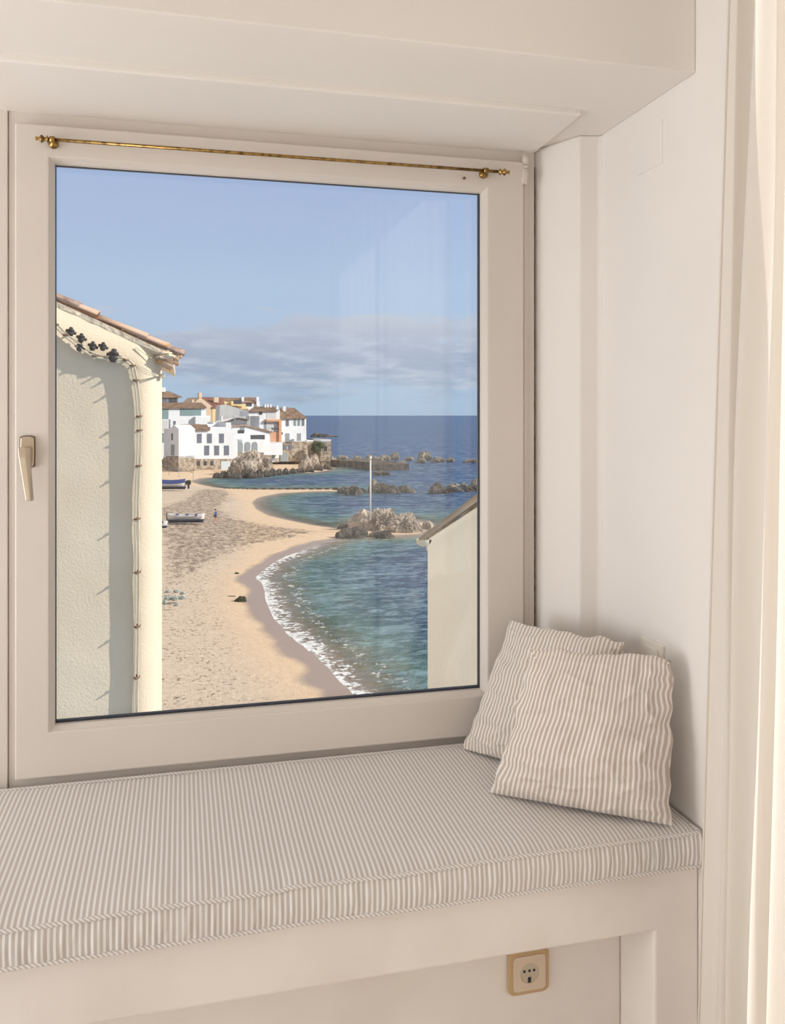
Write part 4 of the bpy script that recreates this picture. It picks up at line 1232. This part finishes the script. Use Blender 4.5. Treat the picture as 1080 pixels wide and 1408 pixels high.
h = House('house', 'white stepped house with terrace and three arches behind the huge boulder', *Z1(455, 560), 199.5, AL)
h.wall(z1((486, 520), (670, 520), (670, 390), (530, 350), (455, 358), (455, 400), (486, 430)), 5, M['white'])
h.wall(z1((484, 505), (614, 505), (614, 432), (484, 432)), 3, M['white'], 'arcade', 2.6)
h.roof(Z1(450, 360), Z1(530, 352), Z1(455, 352), Z1(520, 344), 3, M['roof'], .25, .3)
h.roof(Z1(528, 352), Z1(680, 392), Z1(520, 344), Z1(672, 384), 3, M['roof'], .25, .3)
for x in (485, 527, 568):
    h.n_off = 0
    O = h.O; h.O = O + h.n * 2.7; h.t_off = 0
    # arches sit on the front face of the arcade
    bm = bmesh.new()
    (u0, v0), (u1, v1) = Z1(x, 447), Z1(x + 31, 502)
    p0 = on_plane(u0, v1, h.O, h.n) - O; p1 = on_plane(u1, v1, h.O, h.n) - O; p2 = on_plane(u0, v0, h.O, h.n) - O
    x0, x1_, za, zb = p0.dot(h.ex), p1.dot(h.ex), p0.z, p2.z
    r_ = (x1_ - x0) / 2; cx_ = (x0 + x1_) / 2
    P = [(x0, za), (x1_, za)] + [(cx_ + r_ * math.cos(PI * k / 10), zb - r_ + r_ * math.sin(PI * k / 10)) for k in range(11)]
    add_prism(bm, [h.ex * a + Vector((0, 0, c_)) + h.n * 2.72 for a, c_ in P], -h.n * .12)
    h.O = O
    h.part('arch', bm, M['greydoor'])
q1(h, 480, 380, 522, 398, M['pane_dark'], 'opening'); q1(h, 560, 408, 640, 443, M['pane_dark'], 'terrace_opening', .1, .12)
q1(h, 498, 355, 525, 392, M['greydoor'], 'opening')
q1(h, 458, 386, 474, 430, M['greydoor'], 'window')
h.wall(z1((614, 520), (720, 520), (720, 448), (690, 452), (640, 462), (614, 466)), 5, M['white'], 'annex', 2.0)
h = House('house', 'small white lean-to annex with grey door beside the stone-based house', *Z1(640, 562), 205, AL)
h.wall(z1((628, 562), (722, 562), (722, 448), (690, 456), (628, 474)), 4, M['white'])
h.roof(Z1(640, 472), Z1(712, 458), Z1(655, 462), Z1(712, 452), 1.5, M['roof'], .2, .3)
w1(h, 640, 478, 661, 498, M['pane_dark']); w1(h, 680, 514, 699, 556, M['greydoor'], 'door')
q1(h, 700, 540, 722, 560, M['stonewall'], 'stone_base')

h = House('house', 'white and terracotta house with stacked terraces left of the last white house', *Z1(632, 470), 209, AL)
h.wall(z1((610, 470), (727, 470), (727, 266), (610, 266), (548, 268), (548, 300), (610, 300)), 5, M['white'])
h.roof(Z1(545, 270), Z1(716, 266), Z1(580, 246), Z1(690, 243), 6, M['roof'], .3, .5)
q1(h, 640, 318, 725, 330, M['orange'], 'terrace_beam', 1.0, 1.0)
q1(h, 712, 330, 726, 446, M['orange'], 'pillar', 1.0, 1.0)
q1(h, 662, 392, 712, 448, M['orange'], 'lower_wall', .5, .5)
w1(h, 650, 275, 705, 312, M['greywhite']); w1(h, 650, 335, 710, 376, M['greywhite']); q1(h, 606, 268, 626, 292, M['pane_dark'], 'opening')
w1(h, 692, 398, 706, 414, M['pane']); q1(h, 636, 332, 650, 378, M['greydoor'], 'opening')
for k in range(3): q1(h, 668 + k * 16, 366, 676 + k * 16, 378, M['pane_dark'], 'terrace_chair', 1.3, .3)
for x in (640, 655, 672): h.chimney(Z1(x, 0)[0], Z1(x + 9, 0)[0], Z1(0, 232)[1], Z1(0, 250)[1], 4, M['white'])
h.chimney(Z1(708, 0)[0], Z1(718, 0)[0], Z1(0, 240)[1], Z1(0, 262)[1], 1, M['white'])

h = House('house', 'last white house by the sea with tiled hip roof on a high stone base', *Z1(724, 560), 214, AL)
h.wall(z1((728, 447), (878, 444), (878, 308), (728, 308)), 6, M['white'])
h.roof(Z1(716, 311), Z1(882, 308), Z1(728, 250), Z1(808, 252), 5.5, M['roof'], .3, .5)
h.wall(z1((718, 560), (912, 556), (912, 444), (718, 447)), 6.5, M['stonewall'], 'stone_base', .6)
h.wall(z1((876, 447), (912, 446), (912, 436), (876, 436)), 8, M['white'], 'parapet', .5)
w1(h, 761, 320, 778, 357); w1(h, 806, 317, 819, 355, M['pane_green']); w1(h, 828, 317, 842, 355, M['pane_green']); w1(h, 852, 317, 866, 355)
w1(h, 758, 398, 781, 444, M['greydoor'], 'door'); w1(h, 826, 398, 847, 440, M['greydoor'], 'door'); w1(h, 736, 392, 743, 404, M['pane_dark'])
q1(h, 738, 463, 757, 490, M['pane'], 'window', .75, .2); q1(h, 771, 463, 789, 490, M['pane'], 'window', .75, .2); q1(h, 722, 510, 763, 557, M['greydoor'], 'garage_door', .75, .2)
q1(h, 783, 430, 795, 446, M['greydoor'], 'terrace_chair', 1.3, .3); q1(h, 770, 434, 780, 446, M['greydoor'], 'terrace_table', 1.3, .3)
h.chimney(Z1(746, 0)[0], Z1(761, 0)[0], Z1(0, 244)[1], Z1(0, 272)[1], 3, M['white'])
q1(h, 784, 262, 806, 272, M['pane'], 'skylight', -2.2, .3) if False else None

h = House('stone_tower', 'square stone tower with white cap at the end of the village', *Z1(966, 556), 218, R(8), 'tower')
h.wall(z1((958, 556), (1026, 556), (1018, 432), (964, 432)), 7, M['stonewall'])
h.wall(z1((960, 445), (1019, 445), (1019, 432), (960, 432)), 7.2, M['white'], 'cap', .1)
w1(h, 979, 470, 998, 500, M['pane_dark'])
h = House('garden_wall', 'stone garden wall linking the last white house to the tower', *Z1(908, 500), 224, R(8), 'wall')
h.wall(z1((905, 560), (968, 560), (968, 430), (905, 430)), 3, M['darkstone'])
# shrub growing between house and tower
u_, v_ = Z1(946, 500)
bm = bmesh.new(); c = at(u_, v_, 216)
for k in range(9):
    lump(bm, (random.uniform(-1.2, 1.2), random.uniform(-.4, .4), random.uniform(0, 1.6)), 1.0, .8, .9, k * 3.3, 3, .5)
o = link('shrub', bm, M['shrub'], None, True); o.location = c
tag(o, 'round green shrub between the last house and the stone tower', 'shrub')
# ground terrace under the village, so that the houses stand on something
bm = bmesh.new()
a_, b2, c_, d_ = ground(205, 648), ground(300, 650), ground(468, 640), ground(468, 624)
e_ = ground(205, 612)
add_prism(bm, [p + Vector((0, 0, -2)) for p in (a_ + Vector((-60, 3, 0)), a_ + Vector((0, 3, 0)), b2 + Vector((0, 8, 0)), ground(380, 640), c_, d_ + Vector((0, 60, 0)), e_ + Vector((-60, 60, 0)))], (0, 0, 3.1))
struct(link('village_ground', bm, M['stonewall']), 'rocky ground under the village houses')
# hillside the upper houses stand on
bm = bmesh.new()
for (u, v, zc_, hw, hh) in ((240, 640, 262, 26, 9.5), (330, 640, 270, 24, 10), (300, 640, 245, 16, 6)):
    p = at(u, v, zc_)
    lump(bm, (p.x, p.y, SEA), hw, 16, hh, u * .1, 4, .1)
struct(link('village_hill', bm, M['stonewall']), 'low hill behind the village')
# path rail and steps on the beach at the left
fence = thing('beach_rail', 'thin metal hand rail beside the beach steps under the white house', 'rail', ground(232, 660, SEA + 1))
pz_ = [Z1(92, 640), Z1(150, 650), Z1(232, 668)]
pw = [ground(u, v, SEA + .8) - fence.location for u, v in pz_]
for p in pw:
    bm = bmesh.new(); add_tube(bm, [p, p + Vector((0, 0, 1.5))], .05, 6); o = link('post', bm, M['greydoor'], None); o.parent = fence
bm = bmesh.new(); add_tube(bm, [p + Vector((0, 0, 1.5)) for p in pw], .05, 6); o = link('rail', bm, M['greydoor'], None); o.parent = fence

# ------------------------------------------------------------------ cream house on the left
YH = 8.5
nb = thing('neighbour_house', 'cream stucco house with tiled verge close on the left outside the window', 'house', (-1, YH, SEA))
def hp(u, v, y=YH):      # point on the wall plane
    return on_plane(u, v, Vector((0, y, 0)), Vector((0, 1, 0)))
def par(name, bm, m, smooth=False, p=None):
    o = link(name, bm, m, None, smooth)
    o.parent = p or nb; o.matrix_parent_inverse = Matrix.Translation((p or nb).location).inverted() if p is None else Matrix()
    return o
# verge line of the gable
vA, vB = hp(76, 413), hp(236, 486)
slope = (vB.z - vA.z) / (vB.x - vA.x)
def verge_z(x): return vA.z + slope * (x - vA.x)
xc = hp(222, 700).x      # silhouette of the rounded corner
rad = 0.24
foot = [(-5.0, YH), (xc - rad, YH)]
ncor = 14
for k in range(1, ncor + 1):
    a = R(-90 + 100 * k / ncor)
    foot.append((xc - rad + rad * math.cos(a), YH + rad + rad * math.sin(a)))
foot += [(xc - 1.6, YH + 9), (-5.0, YH + 9)]
bm = bmesh.new()
zs = list(np.linspace(SEA - .5, -1.8, 24)) + list(np.linspace(-1.7, 1.75, 60))
def wob(x, z): return 0.010 * mnoise.noise(Vector((x * 1.3, z * 0.9, 4.4))) + 0.004 * mnoise.noise(Vector((x * 5, z * 4, 1.4)))
# subdivide the front
fr = [(-5.0 + (xc - rad + 5.0) * k / 90, YH) for k in range(91)] + foot[2:]
rings = []
for z in zs:
    rings.append([bm.verts.new((x, y + (wob(x, z) if y < YH + .2 else 0), z)) for x, y in fr])
rings.append([bm.verts.new((x, y, max(1.76, verge_z(x) - 0.02))) for x, y in fr])
for a in range(len(rings) - 1):
    for k in range(len(fr)):
        bm.faces.new((rings[a][k], rings[a][(k + 1) % len(fr)], rings[a + 1][(k + 1) % len(fr)], rings[a + 1][k]))
bm.faces.new(rings[-1])
par('wall', bm, M['stucco'], True)
# mortar bed under the verge tiles
bm = bmesh.new()
x0 = -2.6; x1 = hp(238, 486).x
segs = 40
rg = []
for k in range(segs + 1):
    x = x0 + (x1 - x0) * k / segs; z = verge_z(x)
    jn = 0.012 * mnoise.noise(Vector((x * 9, 1, 1))); jt = .014 * mnoise.noise(Vector((x * 12, 5, 1)))
    rg.append([bm.verts.new(p) for p in ((x, YH - .001 + jn * .5, z - .005), (x, YH - .002 + jn * .5, z - .055 + jt), (x, YH + .06, z - .085 + jt), (x, YH + 3, z - .085), (x, YH + 3, z - .005))])
for k in range(segs):
    for j in range(5):
        bm.faces.new((rg[k][j], rg[k + 1][j], rg[k + 1][(j + 1) % 5], rg[k][(j + 1) % 5]))
bm.faces.new(rg[0]); bm.faces.new(list(reversed(rg[-1])))
par('mortar_bed', bm, M['mortar'])
# verge tiles, overlapping down the slope, plus rows behind
ang = math.atan(slope)
dirv = Vector((math.cos(ang), 0, math.sin(ang))); upv = Vector((-math.sin(ang), 0, math.cos(ang)))
def barrel(p, length, w, m, flip=False, r0=1.0, thick=.014, tilt=0.0):
    bm = bmesh.new(); k_ = 9
    rr = []
    for s, rs in ((0, .88), (length * .5, .95), (length, 1.0)):
        for rad_ in (w * rs, w * rs - thick):
            row = []
            for i in range(k_):
                a = PI * i / (k_ - 1)
                q = p + dirv * s + Vector((0, -math.cos(a) * rad_, 0)) + upv * ((math.sin(a) * rad_ * .62 * (-1 if flip else 1)) + tilt * s)
                q += Vector((0, 0, .003 * mnoise.noise(q * 18)))
                row.append(bm.verts.new(q))
            rr.append(row)
    for a, b_ in ((0, 2), (2, 4), (3, 1), (5, 3)):
        for i in range(k_ - 1): bm.faces.new((rr[a][i], rr[b_][i], rr[b_][i + 1], rr[a][i + 1]))
    for a, b_ in ((0, 1), (5, 4)):
        for i in range(k_ - 1): bm.faces.new((rr[a][i], rr[a][i + 1], rr[b_][i + 1], rr[b_][i]))
    for i in (0, k_ - 1):
        bm.faces.new((rr[0][i], rr[1][i], rr[3][i], rr[2][i])); bm.faces.new((rr[2][i], rr[3][i], rr[5][i], rr[4][i]))
    return par('roof_tile', bm, m, True)
starts = [(-92, 0), (2, 0), (76, 1), (131, 0), (190, 0), (214, 1)]
Lt = 0.46
for col in range(6):
    for i in range(7):
        u_end = [48, 98, 131, 192, 228, 248][i] if i < 6 else None
        if u_end is None: continue
        xe = hp(u_end, 450).x + (0.02 * (i % 2) if col == 0 else random.uniform(-.03, .03))
        p = Vector((xe, 0, verge_z(xe))) - dirv * Lt
        p.y = YH + .094 + col * .21
        barrel(p + upv * (.012), Lt + (.03 if i in (1, 3) else 0), .085, M['tile2'] if (i + col) % 4 == 1 else M['tile'], False, tilt=.055)
# corner eave: broken stacked tiles and mortar under the last tile
pe = hp(238, 492)
bm = bmesh.new()
for k, (du, dv, sx, sz) in enumerate(((226, 484, .10, .045), (234, 490, .08, .04), (222, 492, .07, .03))):
    p = hp(du, dv); lump(bm, (p.x, YH + .10, p.z), sx, .12, sz, k * 5.1, 3, .5)
par('corner_mortar', bm, M['mortar'])
for (u, v, L_, col_) in ((247, 493, .20, 0), (239, 503, .16, 0), (247, 497, .3, .19), (236, 502, .3, .3)):
    p = hp(u, v); p.y = YH + .06 + col_
    barrel(p - dirv * L_, L_, .065, M['tile'], True, thick=.016)

# ---- cable bundle on stand-off clamps (its stack reaches out from the wall)
zz2 = lambda X, Y: (70 + X / 4.54, 390 + Y / 4.54)
zz3 = lambda X, Y: (70 + X / 4.54, 690 + Y / 4.54)
cp = [zz2(-140, 120), zz2(-60, 190), zz2(35, 262), zz2(100, 325), zz2(170, 380), zz2(230, 425), zz2(300, 458), zz2(390, 470), zz2(470, 482), zz2(512, 515), zz2(528, 580), zz2(545, 690), zz2(554, 830), zz2(555, 1000), zz2(549, 1150), zz2(543, 1300),
      zz3(541, 0), zz3(541, 200), zz3(543, 430), zz3(541, 765), zz3(537, 1080), zz3(533, 1330), zz3(530, 1900), zz3(528, 2600)]
base = [hp(u, v) for u, v in cp]
base.append(Vector((base[-1].x, YH, SEA)))
spath = smooth_path(base, 7)
cab = thing('cable_bundle', 'bundle of pale service cables on stand-off clamps running down the cream house', 'cables', (base[-1].x, YH, SEA + .3))
def cpar(name, bm, m, smooth=True):
    o = link(name, bm, m, None, smooth); o.parent = cab; o.matrix_parent_inverse = Matrix.Translation(cab.location).inverted(); return o
for k in range(6):
    for side in (-1, 1):
        dpt = 0.030 + k * 0.0105
        pts = []
        for i, p in enumerate(spath):
            q = spath[min(i + 1, len(spath) - 1)] - spath[max(i - 1, 0)]; q.y = 0
            nn = Vector((q.z, 0, -q.x)).normalized() if q.length > 1e-6 else Vector((1, 0, 0))
            j = 0.0025 * mnoise.noise(Vector((i * .35, k * 2.1, side)))
            pts.append(p + nn * (side * 0.0145 + j) + Vector((0, -dpt, 0)))
        bm = bmesh.new(); add_tube(bm, pts, 0.0080, 8)
        cpar('cable', bm, M['cable_dark'] if side < 0 and k % 2 == 0 else M['cable'])
for (q, ln) in ((zz2(35, 262), .11), (zz2(100, 325), .11), (zz2(280, 455), .11), (zz2(470, 480), .14), (zz2(512, 515), .13), (zz2(533, 605), .135), (zz2(552, 828), .125), (zz2(554, 915), .09), (zz2(549, 1135), .125), (zz3(541, 100), .13), (zz3(543, 430), .135), (zz3(541, 765), .13), (zz3(537, 1080), .135)):
    c = hp(*q)
    bm = bmesh.new()
    add_tube(bm, [(c.x, YH + .03, c.z), (c.x, YH - ln, c.z)], .0085, 8)
    add_tube(bm, [(c.x - .027, YH - .095, c.z - .002), (c.x + .027, YH - .095, c.z + .002)], .0085, 8)
    add_tube(bm, [(c.x + .027, YH - .098, c.z + .002), (c.x + .027, YH - .03, c.z + .002)], .006, 8)
    cpar('clamp', bm, M['rust'])
for (x, y, sc_) in ((130, 303, .85), (195, 342, .85), (186, 397, .85), (266, 392, .85), (330, 395, .8), (395, 450, 1.25)):
    c = hp(*zz2(x, y)); r_ = .038 * sc_
    bm = bmesh.new()
    prof = [(-.055, .012), (-.050, .022), (-.030, .034), (-.012, .036), (-.010, .028), (.004, .030), (.006, .040), (.022, .036), (.030, .020), (.044, .020), (.050, .010)]
    add_tube(bm, [(c.x + .1 * a * sc_, YH - .07, c.z + a * sc_) for a, b_ in prof], 0, 12, True, [b_ * sc_ for a, b_ in prof])
    add_tube(bm, [(c.x - .05 * sc_, YH - .06, c.z + .012), (c.x, YH - .07, c.z), (c.x + .055 * sc_, YH - .06, c.z - .02)], .014, 8)
    cpar('cable_connector', bm, M['black'])
# loose wires to the corner bracket
for k, dz in enumerate((0, -.02, .015)):
    pts = smooth_path([hp(*zz2(515, 505)) + Vector((0, -.05, 0)), hp(*zz2(570, 525 + k * 14)) + Vector((0, -.06, 0)), hp(*zz2(640, 560 + k * 8)) + Vector((0, -.04, 0)), hp(*zz2(700, 572)) + Vector((-.02, .12, 0))], 6)
    bm = bmesh.new(); add_tube(bm, pts, .004, 6); cpar('loose_wire', bm, M['cable'])
c = hp(*zz2(697, 572)); bm = bmesh.new(); add_box(bm, c.x - .02, c.x + .022, YH + .08, YH + .15, c.z - .022, c.z + .018, .006)
cpar('corner_bracket', bm, M['cable'], False)
bm = bmesh.new()
pts = smooth_path([hp(*zz2(530, 400)) + Vector((0, -.008, 0)), hp(*zz2(590, 440)) + Vector((0, -.008, 0)), hp(*zz2(650, 480)) + Vector((0, .02, 0)), hp(*zz2(690, 497)) + Vector((-.02, .12, 0))], 6)
add_tube(bm, pts, .0035, 6); cpar('loose_wire', bm, M['cable'])

# ------------------------------------------------------------------ cream house on the right
YG = 12.0
rb = thing('neighbour_house', 'smooth cream gable of a house low at the right edge of the window', 'house', (4.5, YG, SEA))
def rp(u, v, y=YG): return on_plane(u, v, Vector((0, y, 0)), Vector((0, 1, 0)))
def rpar(name, bm, m, smooth=False):
    o = link(name, bm, m, None, smooth); o.parent = rb; o.matrix_parent_inverse = Matrix.Translation(rb.location).inverted(); return o
eL, eR = rp(588, 744), rp(658, 698)
sl = (eR.z - eL.z) / (eR.x - eL.x)
xl = rp(588.5, 850).x; xr = xl + 5.6; xm = (xl + xr) / 2
def gz(x): return eL.z + sl * ((x if x < xm else 2 * xm - x) - eL.x)
bm = bmesh.new()
add_prism(bm, [(xl, YG, SEA), (xr, YG, SEA), (xr, YG, gz(xr)), (xm, YG, gz(xm)), (xl, YG, gz(xl))], (3.72, 7, 0))
rpar('wall', bm, M['stucco_smooth'])
# raking moulding: two steps
bm = bmesh.new()
for (o0, o1, yy) in ((-.125, -.01, .06), (-.03, .06, .14)):
    for (xa, xb) in ((xl - .02, xm), (xm, xr + .02)):
        add_prism(bm, [(xa, YG, gz(xa) + o0), (xb, YG, gz(xb) + o0), (xb, YG, gz(xb) + o1), (xa, YG, gz(xa) + o1)], (0, -yy, 0))
rpar('moulding', bm, M['stucco_smooth'])
# roof
bm = bmesh.new()
for (xa, xb) in ((xl - .17, xm), (xm, xr + .17)):
    add_prism(bm, [(xa, YG - .10, gz(xa) + .06), (xb, YG - .10, gz(xb) + .06), (xb, YG - .10, gz(xb) + .13), (xa, YG - .10, gz(xa) + .09)], (3.8, 7.2, 0))
rpar('roof', bm, M['old_roof'])
# gutter at the left eave
bm = bmesh.new(); c = rp(583, 746)
ring = []
for y in (YG - .14, YG + 7):
    ring.append([bm.verts.new((c.x + .03 + .12 * math.cos(a) + (y - YG) * .5, y, c.z + .06 + .10 * math.sin(a))) for a in np.linspace(PI, 2 * PI, 9)])
for k in range(8): bm.faces.new((ring[0][k], ring[0][k + 1], ring[1][k + 1], ring[1][k]))
bm.faces.new(ring[0])
g_ = rpar('gutter', bm, M['stucco_smooth'], True)
